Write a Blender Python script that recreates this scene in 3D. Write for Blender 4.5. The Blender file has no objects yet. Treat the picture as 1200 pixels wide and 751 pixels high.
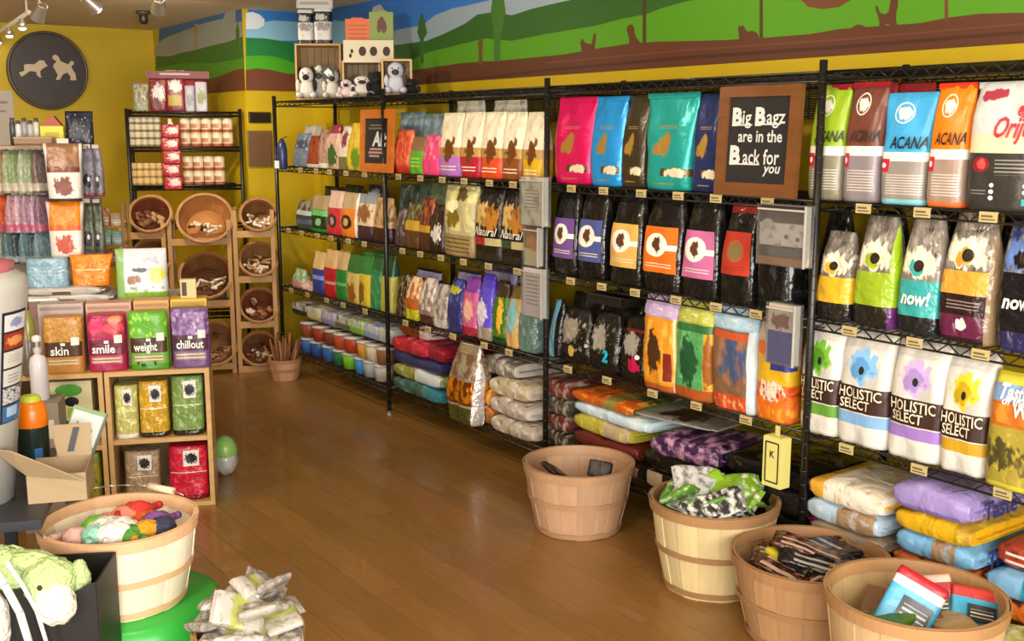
import bpy, math, random
from math import sin, cos, pi, radians, sqrt, atan2, tan, atan
random.seed(7)
sc = bpy.context.scene
col = sc.collection

# ------------------------------------------------------------------ camera
FPX, CX, CY, CAMH = 1270.0, 600.0, 375.5, 1.65          # focal length in pixels of the 1200x751 frame
PITCH = atan2(CY - 154.0, FPX)                           # horizon at y = 154
YAW = atan(910.0 / FPX * cos(PITCH))                     # right-hand wall runs along world +Y
cam_d = bpy.data.cameras.new('camera'); cam = bpy.data.objects.new('camera', cam_d); col.objects.link(cam)
cam.location = (0, 0, CAMH); cam.rotation_euler = (pi/2 - PITCH, 0, -YAW)
cam_d.sensor_fit = 'HORIZONTAL'; cam_d.sensor_width = 36.0; cam_d.lens = FPX/1200.0*36.0
cam_d.clip_start = 0.05; cam_d.clip_end = 60
sc.camera = cam

# ------------------------------------------------------------------ world, exposure, large lights
w = bpy.data.worlds.new('world'); sc.world = w; w.use_nodes = True
w.node_tree.nodes['Background'].inputs[0].default_value = (0.75, 0.85, 1.0, 1); w.node_tree.nodes['Background'].inputs[1].default_value = 1.0
sc.view_settings.view_transform = 'Standard'; sc.view_settings.look = 'None'; sc.view_settings.gamma = 1.0
sc.view_settings.use_curve_mapping = False; sc.view_settings.exposure = -0.22

def area(name, loc, target, sx, sy, power, colr):
    d = bpy.data.lights.new(name, 'AREA'); d.shape = 'RECTANGLE'; d.size = sx; d.size_y = sy; d.energy = power; d.color = colr
    o = bpy.data.objects.new(name, d); col.objects.link(o); o.location = loc
    from mathutils import Vector
    o.rotation_euler = (Vector(target) - Vector(loc)).to_track_quat('-Z', 'Y').to_euler()
    return o
# large frontal light added behind the camera, in place of a flash
area('added_frontal_light', (0.1, -1.62, 1.40), (1.6, 4.0, 0.9), 4.0, 1.9, 430, (1.0, 0.96, 0.90))
# extra light added left of the camera to brighten the foreground
area('added_side_light', (-2.9, 1.2, 1.3), (1.5, 3.0, 0.6), 1.6, 1.9, 110, (1.0, 0.96, 0.90))

# ------------------------------------------------------------------ pixel helpers
def ray(x, y):
    a, b = (x-CX)/FPX, (CY-y)/FPX
    d0, d1, d2 = a, cos(PITCH)+b*sin(PITCH), -sin(PITCH)+b*cos(PITCH)
    return (d0*cos(YAW)+d1*sin(YAW), -d0*sin(YAW)+d1*cos(YAW), d2)
def onz(x, y, z=0.0):
    d = ray(x, y); t = (z-CAMH)/d[2]; return (d[0]*t, d[1]*t, z)
class Frame:
    """A vertical display front: origin on the floor, right-hand direction phi; n points away from the aisle."""
    def __init__(s, ox, oy, phi):
        s.o = (ox, oy); s.phi = phi; s.r = (cos(phi), sin(phi)); s.n = (-sin(phi), cos(phi))
    def hit(s, x, y, t=0.0):                              # pixel -> (s, z) on the plane t metres behind the front
        d = ray(x, y); k = (s.o[0]*s.n[0]+s.o[1]*s.n[1]+t)/(d[0]*s.n[0]+d[1]*s.n[1])
        X, Y = d[0]*k, d[1]*k
        return ((X-s.o[0])*s.r[0]+(Y-s.o[1])*s.r[1], CAMH+d[2]*k)
    def w(s, a, t, z): return (s.o[0]+s.r[0]*a+s.n[0]*t, s.o[1]+s.r[1]*a+s.n[1]*t, z)

# ------------------------------------------------------------------ materials
def lin(c):
    if isinstance(c, str): c = tuple(int(c[i:i+2], 16) for i in (0, 2, 4))
    return tuple(((v/255.0)/12.92 if v/255.0 <= 0.04045 else ((v/255.0+0.055)/1.055)**2.4) for v in c) + (1.0,)
MATS = {}
def N(nt, t, **k):
    n = nt.nodes.new(t)
    for a, b in k.items(): setattr(n, a, b)
    return n
def M(name, c, rough=0.5, metal=0.0, bump=0.0, bscale=30.0, var=0.0, vscale=8.0, emit=0.0, alpha=1.0, trans=0.0, spec=0.5, stretch=None, objvar=0.0, coat=0.0):
    if name in MATS: return MATS[name]
    m = bpy.data.materials.new(name); m.use_nodes = True; nt = m.node_tree; b = nt.nodes['Principled BSDF']
    c = lin(c); b.inputs['Base Color'].default_value = c; b.inputs['Roughness'].default_value = rough; b.inputs['Metallic'].default_value = metal
    b.inputs['Specular IOR Level'].default_value = spec; b.inputs['Coat Weight'].default_value = coat
    if emit: b.inputs['Emission Color'].default_value = c; b.inputs['Emission Strength'].default_value = emit
    if alpha < 1: b.inputs['Alpha'].default_value = alpha
    if trans: b.inputs['Transmission Weight'].default_value = trans
    if bump or var:
        tc = N(nt, 'ShaderNodeTexCoord'); src = tc.outputs['Object']
        if stretch:
            mp = N(nt, 'ShaderNodeMapping'); mp.inputs['Scale'].default_value = stretch; nt.links.new(src, mp.inputs[0]); src = mp.outputs[0]
    last = None
    if var:
        no = N(nt, 'ShaderNodeTexNoise'); no.inputs['Scale'].default_value = vscale; no.inputs['Detail'].default_value = 4
        nt.links.new(src, no.inputs['Vector'])
        mx = N(nt, 'ShaderNodeHueSaturation'); mx.inputs['Color'].default_value = c
        mr = N(nt, 'ShaderNodeMapRange'); mr.inputs['To Min'].default_value = 1-var; mr.inputs['To Max'].default_value = 1+var
        mr.inputs['From Min'].default_value = 0.25; mr.inputs['From Max'].default_value = 0.75
        nt.links.new(no.outputs[0], mr.inputs[0]); nt.links.new(mr.outputs[0], mx.inputs['Value']); last = mx
    if objvar:
        oi = N(nt, 'ShaderNodeObjectInfo'); mr = N(nt, 'ShaderNodeMapRange'); mr.inputs['To Min'].default_value = 1-objvar; mr.inputs['To Max'].default_value = 1+objvar
        nt.links.new(oi.outputs['Random'], mr.inputs[0]); h = N(nt, 'ShaderNodeHueSaturation'); h.inputs['Color'].default_value = c
        if last: nt.links.new(last.outputs[0], h.inputs['Color'])
        nt.links.new(mr.outputs[0], h.inputs['Value']); last = h
    if last: nt.links.new(last.outputs[0], b.inputs['Base Color'])
    if bump:
        no = N(nt, 'ShaderNodeTexNoise'); no.inputs['Scale'].default_value = bscale; no.inputs['Detail'].default_value = 3
        nt.links.new(src, no.inputs['Vector'])
        bp = N(nt, 'ShaderNodeBump'); bp.inputs['Strength'].default_value = bump; bp.inputs['Distance'].default_value = 0.02
        nt.links.new(no.outputs[0], bp.inputs['Height']); nt.links.new(bp.outputs[0], b.inputs['Normal'])
    MATS[name] = m
    return m

PRN = [0]
def PM(base, *layers, rough=0.33, metal=0.0, crinkle=0.25, cscale=14.0, key=None):
    """Printed packaging: flat print (bands, rectangles, ellipses, spots, text lines) laid out on the front's UV."""
    k = key or ('print', base, layers, rough, metal, crinkle)
    if k in MATS: return MATS[k]
    PRN[0] += 1
    m = bpy.data.materials.new('printed_packaging'); m.use_nodes = True; nt = m.node_tree; b = nt.nodes['Principled BSDF']
    b.inputs['Roughness'].default_value = rough; b.inputs['Metallic'].default_value = metal
    L = nt.links.new
    uv = N(nt, 'ShaderNodeUVMap'); sp = N(nt, 'ShaderNodeSeparateXYZ'); L(uv.outputs[0], sp.inputs[0])
    def cmp(sock, lo, hi):
        n = N(nt, 'ShaderNodeMath', operation='COMPARE'); L(sock, n.inputs[0]); n.inputs[1].default_value = (lo+hi)/2; n.inputs[2].default_value = abs(hi-lo)/2; return n.outputs[0]
    def mul(a, c):
        n = N(nt, 'ShaderNodeMath', operation='MULTIPLY'); L(a, n.inputs[0]); L(c, n.inputs[1]); return n.outputs[0]
    def soft(sock, lo, hi):
        n = N(nt, 'ShaderNodeMapRange', interpolation_type='SMOOTHSTEP', clamp=True); L(sock, n.inputs[0]); n.inputs[1].default_value = min(lo, hi); n.inputs[2].default_value = max(lo, hi)
        n.inputs[3].default_value = 0.0 if lo < hi else 1.0; n.inputs[4].default_value = 1.0 if lo < hi else 0.0; return n.outputs[0]
    cur = None; c0 = lin(base)
    for ly in layers:
        t = ly[0]; cc = ly[-1]
        if t == 'band': msk = cmp(sp.outputs[1], ly[1], ly[2])
        elif t == 'ub': msk = cmp(sp.outputs[0], ly[1], ly[2])
        elif t == 'rect': msk = mul(cmp(sp.outputs[0], ly[1], ly[2]), cmp(sp.outputs[1], ly[3], ly[4]))
        elif t == 'ell':
            a = N(nt, 'ShaderNodeVectorMath', operation='SUBTRACT'); L(uv.outputs[0], a.inputs[0]); a.inputs[1].default_value = (ly[1], ly[2], 0)
            d = N(nt, 'ShaderNodeVectorMath', operation='DIVIDE'); L(a.outputs[0], d.inputs[0]); d.inputs[1].default_value = (ly[3], ly[4], 1)
            l = N(nt, 'ShaderNodeVectorMath', operation='LENGTH'); L(d.outputs[0], l.inputs[0])
            q = N(nt, 'ShaderNodeMath', operation='LESS_THAN'); L(l.outputs['Value'], q.inputs[0]); q.inputs[1].default_value = 1.0; msk = q.outputs[0]
        elif t == 'blob':                                # ragged printed picture
            no = N(nt, 'ShaderNodeTexNoise'); no.inputs['Scale'].default_value = 9; no.inputs['Detail'].default_value = 3; L(uv.outputs[0], no.inputs['Vector'])
            a = N(nt, 'ShaderNodeVectorMath', operation='SUBTRACT'); L(uv.outputs[0], a.inputs[0]); a.inputs[1].default_value = (ly[1], ly[2], 0)
            d = N(nt, 'ShaderNodeVectorMath', operation='DIVIDE'); L(a.outputs[0], d.inputs[0]); d.inputs[1].default_value = (ly[3], ly[4], 1)
            l = N(nt, 'ShaderNodeVectorMath', operation='LENGTH'); L(d.outputs[0], l.inputs[0])
            s2 = N(nt, 'ShaderNodeMath', operation='MULTIPLY_ADD'); L(no.outputs[0], s2.inputs[0]); s2.inputs[1].default_value = 1.8; L(l.outputs['Value'], s2.inputs[2])
            msk = soft(s2.outputs[0], 1.97, 1.73)
        elif t == 'spots':                               # (scale, threshold, v0, v1)
            vo = N(nt, 'ShaderNodeTexVoronoi'); vo.inputs['Scale'].default_value = ly[1]; L(uv.outputs[0], vo.inputs['Vector'])
            q = N(nt, 'ShaderNodeMath', operation='LESS_THAN'); L(vo.outputs['Distance'], q.inputs[0]); q.inputs[1].default_value = ly[2]; msk = mul(q.outputs[0], cmp(sp.outputs[1], ly[3], ly[4]))
        elif t == 'noise':                               # (scale, threshold, v0, v1)
            vo = N(nt, 'ShaderNodeTexNoise'); vo.inputs['Scale'].default_value = ly[1]; vo.inputs['Detail'].default_value = 4; L(uv.outputs[0], vo.inputs['Vector'])
            msk = mul(soft(vo.outputs[0], ly[2]-.085, ly[2]+.10), cmp(sp.outputs[1], ly[3], ly[4]))
        elif t == 'lines':                               # (u0,u1,v0,v1,n)
            s2 = N(nt, 'ShaderNodeMath', operation='MULTIPLY'); L(sp.outputs[1], s2.inputs[0]); s2.inputs[1].default_value = ly[5]/(ly[4]-ly[3])
            fr = N(nt, 'ShaderNodeMath', operation='FRACT'); L(s2.outputs[0], fr.inputs[0])
            q = N(nt, 'ShaderNodeMath', operation='LESS_THAN'); L(fr.outputs[0], q.inputs[0]); q.inputs[1].default_value = 0.38
            msk = mul(mul(q.outputs[0], cmp(sp.outputs[0], ly[1], ly[2])), cmp(sp.outputs[1], ly[3], ly[4]))
        mx = N(nt, 'ShaderNodeMix', data_type='RGBA'); L(msk, mx.inputs[0])
        if cur is None: mx.inputs[6].default_value = c0
        else: L(cur, mx.inputs[6])
        mx.inputs[7].default_value = lin(cc); cur = mx.outputs[2]
    if cur is None: b.inputs['Base Color'].default_value = c0
    else: L(cur, b.inputs['Base Color'])
    if crinkle:
        tc = N(nt, 'ShaderNodeTexCoord'); no = N(nt, 'ShaderNodeTexNoise'); no.inputs['Scale'].default_value = cscale; no.inputs['Detail'].default_value = 3; no.inputs['Distortion'].default_value = 0.8
        L(tc.outputs['Object'], no.inputs['Vector']); bp = N(nt, 'ShaderNodeBump'); bp.inputs['Strength'].default_value = crinkle; bp.inputs['Distance'].default_value = 0.03
        L(no.outputs[0], bp.inputs['Height']); L(bp.outputs[0], b.inputs['Normal'])
    MATS[k] = m
    return m

# ------------------------------------------------------------------ mesh builder
class MB:
    def __init__(s): s.v = []; s.f = []; s.m = []; s.uv = {}; s.smooth = []
    def face(s, idx, m=0, sm=False): s.f.append(tuple(idx)); s.m.append(m); s.smooth.append(sm)
    def add(s, pts, faces, m=0, sm=False):
        o = len(s.v); s.v += [tuple(p) for p in pts]
        for f in faces: s.face([o+i for i in f], m, sm)
        return o
    def box(s, c, d, m=0, rz=0.0, ch=0.0, rx=0.0):
        """axis box; ch = chamfer of the vertical edges"""
        hx, hy, hz = d[0]/2, d[1]/2, d[2]/2
        if ch: o = [(-hx+ch, -hy), (hx-ch, -hy), (hx, -hy+ch), (hx, hy-ch), (hx-ch, hy), (-hx+ch, hy), (-hx, hy-ch), (-hx, -hy+ch)]
        else: o = [(-hx, -hy), (hx, -hy), (hx, hy), (-hx, hy)]
        n = len(o); P = []
        for z in (-hz, hz):
            for (x, y) in o:
                y2, z2 = y*cos(rx)-z*sin(rx), y*sin(rx)+z*cos(rx)
                P.append((c[0]+x*cos(rz)-y2*sin(rz), c[1]+x*sin(rz)+y2*cos(rz), c[2]+z2))
        F = [tuple(range(n-1, -1, -1)), tuple(range(n, 2*n))]+[(i, (i+1) % n, n+(i+1) % n, n+i) for i in range(n)]
        s.add(P, F, m); return s
    def tube(s, p0, p1, r, n=6, r1=None, m=0, caps=True):
        from mathutils import Vector
        a, b = Vector(p0), Vector(p1); d = (b-a); 
        if d.length < 1e-7: return s
        d.normalize(); u = d.orthogonal().normalized(); w_ = d.cross(u); r1 = r if r1 is None else r1
        P = [a+(u*cos(2*pi*i/n)+w_*sin(2*pi*i/n))*r for i in range(n)]+[b+(u*cos(2*pi*i/n)+w_*sin(2*pi*i/n))*r1 for i in range(n)]
        F = [(i, (i+1) % n, n+(i+1) % n, n+i) for i in range(n)]
        o = s.add([tuple(p) for p in P], F, m, True)
        if caps: s.face([o+i for i in range(n-1, -1, -1)], m); s.face([o+n+i for i in range(n)], m)
        return s
    def path(s, pts, r, n=6, m=0):
        for a, b in zip(pts[:-1], pts[1:]): s.tube(a, b, r, n, m=m)
        return s
    def lathe(s, prof, n=20, m=0, c=(0, 0, 0), sm=True, ms=None):
        o = len(s.v)
        for (r, z) in prof:
            for i in range(n): s.v.append((c[0]+r*cos(2*pi*i/n), c[1]+r*sin(2*pi*i/n), c[2]+z))
        for k in range(len(prof)-1):
            for i in range(n): s.face([o+k*n+i, o+k*n+(i+1) % n, o+(k+1)*n+(i+1) % n, o+(k+1)*n+i], ms[k] if ms else m, sm)
        return s
    def ell(s, c, r, n=12, k=8, m=0, jit=0.0, seed=0):
        rnd = random.Random(seed); o = len(s.v); 
        for j in range(k+1):
            th = pi*j/k
            for i in range(n):
                q = 1+(rnd.uniform(-jit, jit) if 0 < j < k else 0)
                s.v.append((c[0]+r[0]*q*sin(th)*cos(2*pi*i/n), c[1]+r[1]*q*sin(th)*sin(2*pi*i/n), c[2]+r[2]*q*cos(th)))
        for j in range(k):
            for i in range(n): s.face([o+j*n+i, o+(j+1)*n+i, o+(j+1)*n+(i+1) % n, o+j*n+(i+1) % n], m, True)
        return s
    def prism(s, pts, d, m=0, msid=None):
        """pts: planar 3-D polygon, d: thickness vector"""
        n = len(pts); msid = m if msid is None else msid
        o = s.add(list(pts)+[tuple(p[i]+d[i] for i in range(3)) for p in pts], [], m)
        s.face([o+i for i in range(n)], m); s.face([o+n+i for i in range(n-1, -1, -1)], msid)
        for i in range(n): s.face([o+i, o+n+i, o+n+(i+1) % n, o+(i+1) % n], msid)
        return s
    def mesh(s, name, mats):
        me = bpy.data.meshes.new(name); me.from_pydata(s.v, [], s.f)
        for m in (mats if isinstance(mats, (list, tuple)) else [mats]): me.materials.append(m)
        me.polygons.foreach_set('material_index', s.m); me.polygons.foreach_set('use_smooth', s.smooth)
        if s.uv:
            l = me.uv_layers.new(name='UVMap'); buf = []
            for pi_, p in enumerate(s.f): buf += [c for uvp in s.uv[pi_] for c in uvp]
            l.data.foreach_set('uv', buf)
        me.update(); return me
    def obj(s, name, mats, parent=None, loc=None, rz=0.0):
        return link(name, s.mesh(name, mats), parent, loc, rz)
def link(name, me, parent=None, loc=None, rz=0.0, rot=None):
    o = bpy.data.objects.new(name, me); col.objects.link(o); o.parent = parent
    if loc: o.location = loc
    if rot: o.rotation_euler = rot
    elif rz: o.rotation_euler = (0, 0, rz)
    return o
def tag(o, label, cat, group=None, kind=None):
    if label: o['label'] = label
    if cat: o['category'] = cat
    if group: o['group'] = group
    if kind: o['kind'] = kind
    return o
def thing(name, label, cat, loc=(0, 0, 0), rz=0.0, group=None):
    return tag(link(name, None, None, loc, rz), label, cat, group)
def struct(o): o['kind'] = 'structure'; return o

# ------------------------------------------------------------------ lettering
TXT = {}
def text2d(t, shear=0.0, bold=0.0):
    k = (t, shear, bold)
    if k in TXT: return TXT[k]
    c = bpy.data.curves.new('lettering', 'FONT'); c.body = t; c.align_x = 'CENTER'; c.align_y = 'CENTER'; c.size = 1.0; c.shear = shear; c.offset = bold; c.resolution_u = 2
    o = bpy.data.objects.new('lettering', c); col.objects.link(o)
    dg = bpy.context.evaluated_depsgraph_get(); me = bpy.data.meshes.new_from_object(o.evaluated_get(dg))
    P = [(v.co.x, v.co.y) for v in me.vertices]; F = [tuple(p.vertices) for p in me.polygons]
    bpy.data.objects.remove(o); bpy.data.meshes.remove(me); bpy.data.curves.remove(c)
    TXT[k] = (P, F); return TXT[k]
for _t in [('ACANA', .25, .02), ('Orijen', .45, .02), ('now!', .2, .03), ('HOLISTIC', 0, .01), ('SELECT', 0, .01), ('Taste', 0, .03), ('of the', 0, .02), ('Wild', 0, .03),
           ('B', 0, .05), ('ig', 0, .01), ('agz', 0, .01), ('ack for', 0, .01), ('are in the', 0, .015), ('you', .2, .015), ('Alt', .2, .04), ('skin', 0, .02), ('smile', 0, .02), ('weight', 0, .02), ('chillout', 0, .02),
           ('Natural', .4, .0), ('leo', 0, .02), ('K', 0, .02), ('2', .1, .05)]: text2d(*_t)
def flat_text(t, size, mat, parent, pos, rz=0.0, shear=0.0, bold=0.0, lift=0.002, width=None):
    """lettering standing in the local XZ plane, facing local -Y"""
    P, F = text2d(t, shear, bold); k = 1.0
    if width: k = width/max(1e-6, (max(p[0] for p in P)-min(p[0] for p in P))*size)
    b = MB(); b.add([(x*size*k, 0, y*size) for x, y in P], F)
    return b.obj('lettering', mat, parent, (pos[0], pos[1]-lift, pos[2]), rz)

# ------------------------------------------------------------------ bags
def lerp_tab(tab, v):
    for (a, x), (b, y) in zip(tab[:-1], tab[1:]):
        if v <= b: return x+(y-x)*(v-a)/(b-a)
    return tab[-1][1]
BPROF = {'pouch': ([(0, .86), (.05, .98), (.3, 1), (.55, .86), (.8, .5), (.93, .12), (1, .06)], [(0, .94), (.06, 1), (.5, .985), (.93, .99), (1, .99)]),
         'block': ([(0, .93), (.05, 1), (.5, 1.02), (.75, .86), (.88, .5), (.95, .18), (1, .1)], [(0, .96), (.05, 1), (.5, 1.0), (.85, .98), (1, .97)]),
         'flare': ([(0, .9), (.05, 1), (.3, .95), (.6, .7), (.85, .25), (1, .06)], [(0, .86), (.1, .88), (.6, .93), (1, 1.05)]),
         'cone': ([(0, .93), (.05, 1), (.4, 1), (.7, .7), (.9, .3), (1, .15)], [(0, .96), (.05, 1), (.55, 1.0), (.8, .86), (1, .7)]),
         'box': ([(0, .98), (.02, 1), (.5, 1.01), (.94, 1), (1, .93)], [(0, .99), (.02, 1), (.94, 1), (1, .97)])}
class Bag:
    def __init__(s, w, h, d, kind='pouch', seed=0, wr=1.0):
        s.w, s.h, s.d, s.k = w, h, d, kind; r = random.Random(seed); s.ph = [r.uniform(0, 6.28) for _ in range(6)]; s.wr = wr*min(w, .25)*.022
        s.lean = r.uniform(-.02, .02)*w*wr
    def a(s, v): return s.w/2*lerp_tab(BPROF[s.k][1], v)
    def b(s, v): return s.d/2*lerp_tab(BPROF[s.k][0], v)
    def yw(s, x, v):
        p = s.ph; x = x/s.w*6.28
        return s.wr*(sin(1.7*x+p[0]+v*5)*.5+sin(3.1*x+p[1]-v*9)*.35+sin(v*14+p[2]+x)*.3)
    def front(s, u, v, e=0.0):
        x = (u-.5)*2*s.a(v)*.985; q = min(1, abs(x)/s.a(v)); y = -s.b(v)*(1-q**4)**.25
        return (x+s.lean*v*v, y+s.yw(x, v)-e, v*s.h)
    def mesh(s, name, mat, nv=11, nu=24):
        m = MB(); P = 0.5; rings = []
        vs = [0, .03, .1, .22, .36, .5, .62, .74, .84, .92, 1.0] if nv == 11 else [i/(nv-1) for i in range(nv)]
        for v in vs:
            a, b = s.a(v), s.b(v); ring = []
            hn = nu//2
            for i in range(nu):
                sy_ = -1 if i < hn else 1; q = -1+2*((i % hn)+.5*(0 if True else 1))/hn
                if sy_ > 0: q = -q
                q = math.copysign(1-(1-abs(q))**1.8, q); x = a*q; y = sy_*b*(1-min(1, abs(q))**4)**.25
                m.v.append((x+s.lean*v*v, y+s.yw(x, v), v*s.h)); ring.append((x/s.w+.5, v, sy_))
            rings.append(ring)
        for k in range(len(vs)-1):
            for i in range(nu):
                j = (i+1) % nu
                m.face([k*nu+i, k*nu+j, (k+1)*nu+j, (k+1)*nu+i], 0, True)
                off = 0 if i < nu//2 else 3.0
                m.uv[len(m.f)-1] = [(rings[k][i][0]+off, rings[k][i][1]), (rings[k][j][0]+off, rings[k][j][1]), (rings[k+1][j][0]+off, rings[k+1][j][1]), (rings[k+1][i][0]+off, rings[k+1][i][1])]
        m.face(list(range(nu-1, -1, -1))); m.uv[len(m.f)-1] = [(3.5, 0)]*nu
        L = (len(vs)-1)*nu; m.face([L+i for i in range(nu)]); m.uv[len(m.f)-1] = [(3.5, 1)]*nu
        return m.mesh(name, mat)
    def patch(s, u0, u1, v0, v1, mat, parent, name='label', e=0.006, n=6):
        m = MB()
        for j in range(n+1):
            for i in range(n+1): m.v.append(s.front(u0+(u1-u0)*i/n, v0+(v1-v0)*j/n, e))
        for j in range(n):
            for i in range(n):
                m.face([j*(n+1)+i, j*(n+1)+i+1, (j+1)*(n+1)+i+1, (j+1)*(n+1)+i], 0, True)
                m.uv[len(m.f)-1] = [(i/n, j/n), ((i+1)/n, j/n), ((i+1)/n, (j+1)/n), (i/n, (j+1)/n)]
        return m.obj(name, mat, parent)
    def text(s, t, u, v, size, mat, parent, shear=0.0, bold=0.0, e=0.007, du=None, clip=None):
        P, F = text2d(t, shear, bold); k = 1.0
        if du: k = du*s.w/((max(p[0] for p in P)-min(p[0] for p in P))*size)
        m = MB(); pts = []
        for x, y in P:
            uu = u+x*size*k/s.w; vv = v+y*size/s.h; pts.append(s.front(min(.99, max(.01, uu)), vv, e))
        m.add(pts, F); return m.obj('lettering', mat, parent)
WHT = M('white_print', 'f2efe6', .4); BLK = M('black_print', '141414', .4); RED = M('red_print', 'c01e2c', .4); CREAM = M('cream_print', 'eadfc2', .5)
SEED = [0]
def put_bag(F, px, mat, label, group=None, t=0.02, d=0.09, z=None, kind='pouch', name='food_bag', cat='bag', yaw=0.0, seal=None, wr=1.0, tilt=0.0, sw=.975):
    xl, xr, yt, yb = px; SEED[0] += 1
    xm, ym = (xl+xr)/2, (yt+yb)/2
    s0, _ = F.hit(xl, ym, t); s1, _ = F.hit(xr, ym, t); sc_, z0 = F.hit(xm, yb, t); _, z1 = F.hit(xm, yt, t)
    if z is None: z = z0
    w_ = abs(s1-s0)*sw; h = z1-z; bg = Bag(w_, h, d, kind, SEED[0], wr)
    o = link(name, bg.mesh(name, mat), None, F.w((s0+s1)/2, t+d/2, z), F.phi+yaw)
    if tilt: o.rotation_euler = (tilt, 0, F.phi+yaw)
    tag(o, label, cat, group)
    if seal:
        sl = MB(); a = bg.a(.98)*2; sl.box((bg.lean*.9, bg.yw(0, .97), h*.978), (a*1.0, .009, h*.05)); sl.obj('top_seal', seal, o)
    return o, bg

# ================================================================== STRUCTURE
XW, XR, YC, XA, YB, ZC = 3.47, 2.985, 7.45, 2.96, 9.45, 2.49      # right wall, rack front, column front, alcove face, back wall, ceiling
XL, YF = -3.2, -1.7
yellow = M('yellow_wall_paint', 'bfa205', .6, bump=.05, bscale=60, var=.05, vscale=2.5)
FW = Frame(XW, 0, -pi/2); FR = Frame(XR, 0, -pi/2); FC = Frame(XA, YC, 0.0); FA = Frame(XA, 0, -pi/2); FB = Frame(0, YB, 0.0)
wr_ = struct(MB().box((XW+.06, (YF+YC)/2, ZC/2), (.12, YC-YF, ZC)).obj('wall_right', yellow))
wc_ = struct(MB().box(((XA+XW+.12)/2, (YC+YB)/2+.05, ZC/2), (XW+.12-XA, YB-YC+.1, ZC)).obj('wall_column', yellow))
wb_ = struct(MB().box(((XL+XA)/2, YB+.06, ZC/2), (XA-XL, .12, ZC)).obj('wall_back', yellow))
wl_ = struct(MB().box((XL-.06, (YF+YB)/2, ZC/2), (.12, YB-YF, ZC)).obj('wall_left', yellow))
m = MB()
for c, d in (((-2.8+.1, YF-.06, ZC/2), (1.0, .12, ZC)), ((2.65, YF-.06, ZC/2), (1.64, .12, ZC)), ((-.2, YF-.06, .2), (4.06, .12, .4)), ((-.2, YF-.06, 2.52-.05), (4.06, .12, .1))): m.box(c, d)
wf_ = struct(m.obj('wall_front', yellow))
struct(MB().box(((XL+XW)/2, (YF+YB)/2, ZC+.05), (XW-XL+.3, YB-YF+.3, .1)).obj('ceiling', M('ceiling_paint', 'd8c8b0', .8, bump=.1, bscale=90)))
fl_ = struct(MB().box(((XL+XW)/2, (YF+YB)/2, -.06), (XW-XL+.3, YB-YF+.3, .1)).obj('floor', M('floor_underlay', '8a5526', .5)))
# unseen shop window, added to go with the frontal light
win = struct(link('added_window_1', None, None, (-.2, YF, 0)))
m = MB()
for x in (-2.03, -.68, .68, 2.03): m.box((x, -.06, 1.41), (.06, .1, 2.02))
for z in (.43, 2.39): m.box((0, -.06, z), (4.06, .1, .06))
m.obj('window_frame', M('window_frame_paint', '3a3a3a', .4), win)
# laminate planks
plank_m = M('laminate_plank', '87602e', .34, bump=.03, bscale=40, var=.16, vscale=6, stretch=(9, .9, 1), objvar=.10, coat=.2)
pw, pl = .125, 1.22
pm = MB(); c_ = .0006
pm.add([(c_, c_, -.01), (pw-c_, c_, -.01), (pw-c_, pl-c_, -.01), (c_, pl-c_, -.01), (c_, c_, -.0008), (pw-c_, c_, -.0008), (pw-c_, pl-c_, -.0008), (c_, pl-c_, -.0008),
        (2.2*c_, 2.2*c_, 0), (pw-2.2*c_, 2.2*c_, 0), (pw-2.2*c_, pl-2.2*c_, 0), (2.2*c_, pl-2.2*c_, 0)],
       [(0, 1, 5, 4), (1, 2, 6, 5), (2, 3, 7, 6), (3, 0, 4, 7), (4, 5, 9, 8), (5, 6, 10, 9), (6, 7, 11, 10), (7, 4, 8, 11), (8, 9, 10, 11)])
pmesh = pm.mesh('plank', plank_m)
rest = MB()
nx = int((XW-XL)/pw)
for i in range(nx+1):
    x = XW-(i+1)*pw; off = (i*0.47) % 1.0*pl
    for j in range(-1, 12):
        y = YF+j*pl+off
        if y > YB or y+pl < YF: continue
        if x > .45 and 1.2 < y < 8.2: link('plank', pmesh, fl_, (x, y, 0))
        else: rest.add([(x+c_, y+c_, 0), (x+pw-c_, y+c_, 0), (x+pw-c_, y+pl-c_, 0), (x+c_, y+pl-c_, 0)], [(0, 1, 2, 3)])
o = rest.obj('far_planks', plank_m, fl_); o['kind'] = 'stuff'

# ------------------------------------------------------------------ painted mural (flat paint on the walls)
def mural(F, wall, name, pts, c, lift, clampY=None, zlo=None):
    P = []
    for q in pts:
        s_, z = F.hit(q[0], q[1], 0.0); z = min(max(z, 1.935), ZC-.001)
        if len(q) > 2: z = q[2]
        p = list(F.w(s_, -lift, z))
        if clampY is not None: p[1] = min(max(p[1], clampY[0]), clampY[1])
        P.append(tuple(p))
    m = MB(); m.prism(P, tuple(F.n[i]*lift*.9 if i < 2 else 0 for i in range(3)))
    return m.obj(name, M('mural_'+c, c, .6), wall)
cr = (-1.65, YC-.001)
Z0, Z1 = 1.935, ZC-.001
mural(FW, wr_, 'mural_sky', [(340, 50, Z0), (2600, 50, Z0), (2600, -200, Z1), (340, -200, Z1)], '2f6fbe', .001, cr)
mural(FW, wr_, 'mural_cloud', [(440, 60), (455, 38), (475, 33), (495, 30), (510, 18), (530, 10), (550, 6), (575, 0), (620, -14), (700, -30), (700, 20), (440, 80)], '8fa0ad', .002, cr)
mural(FW, wr_, 'mural_cloud', [(350, 62), (350, 28), (390, 24), (440, 27), (450, 44), (440, 70)], '7fb2d6', .002, cr)
mural(FW, wr_, 'mural_cloud', [(434, 20), (438, 8), (446, 5), (452, 14), (450, 24), (440, 26)], 'b9b7b0', .0025, cr)
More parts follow.
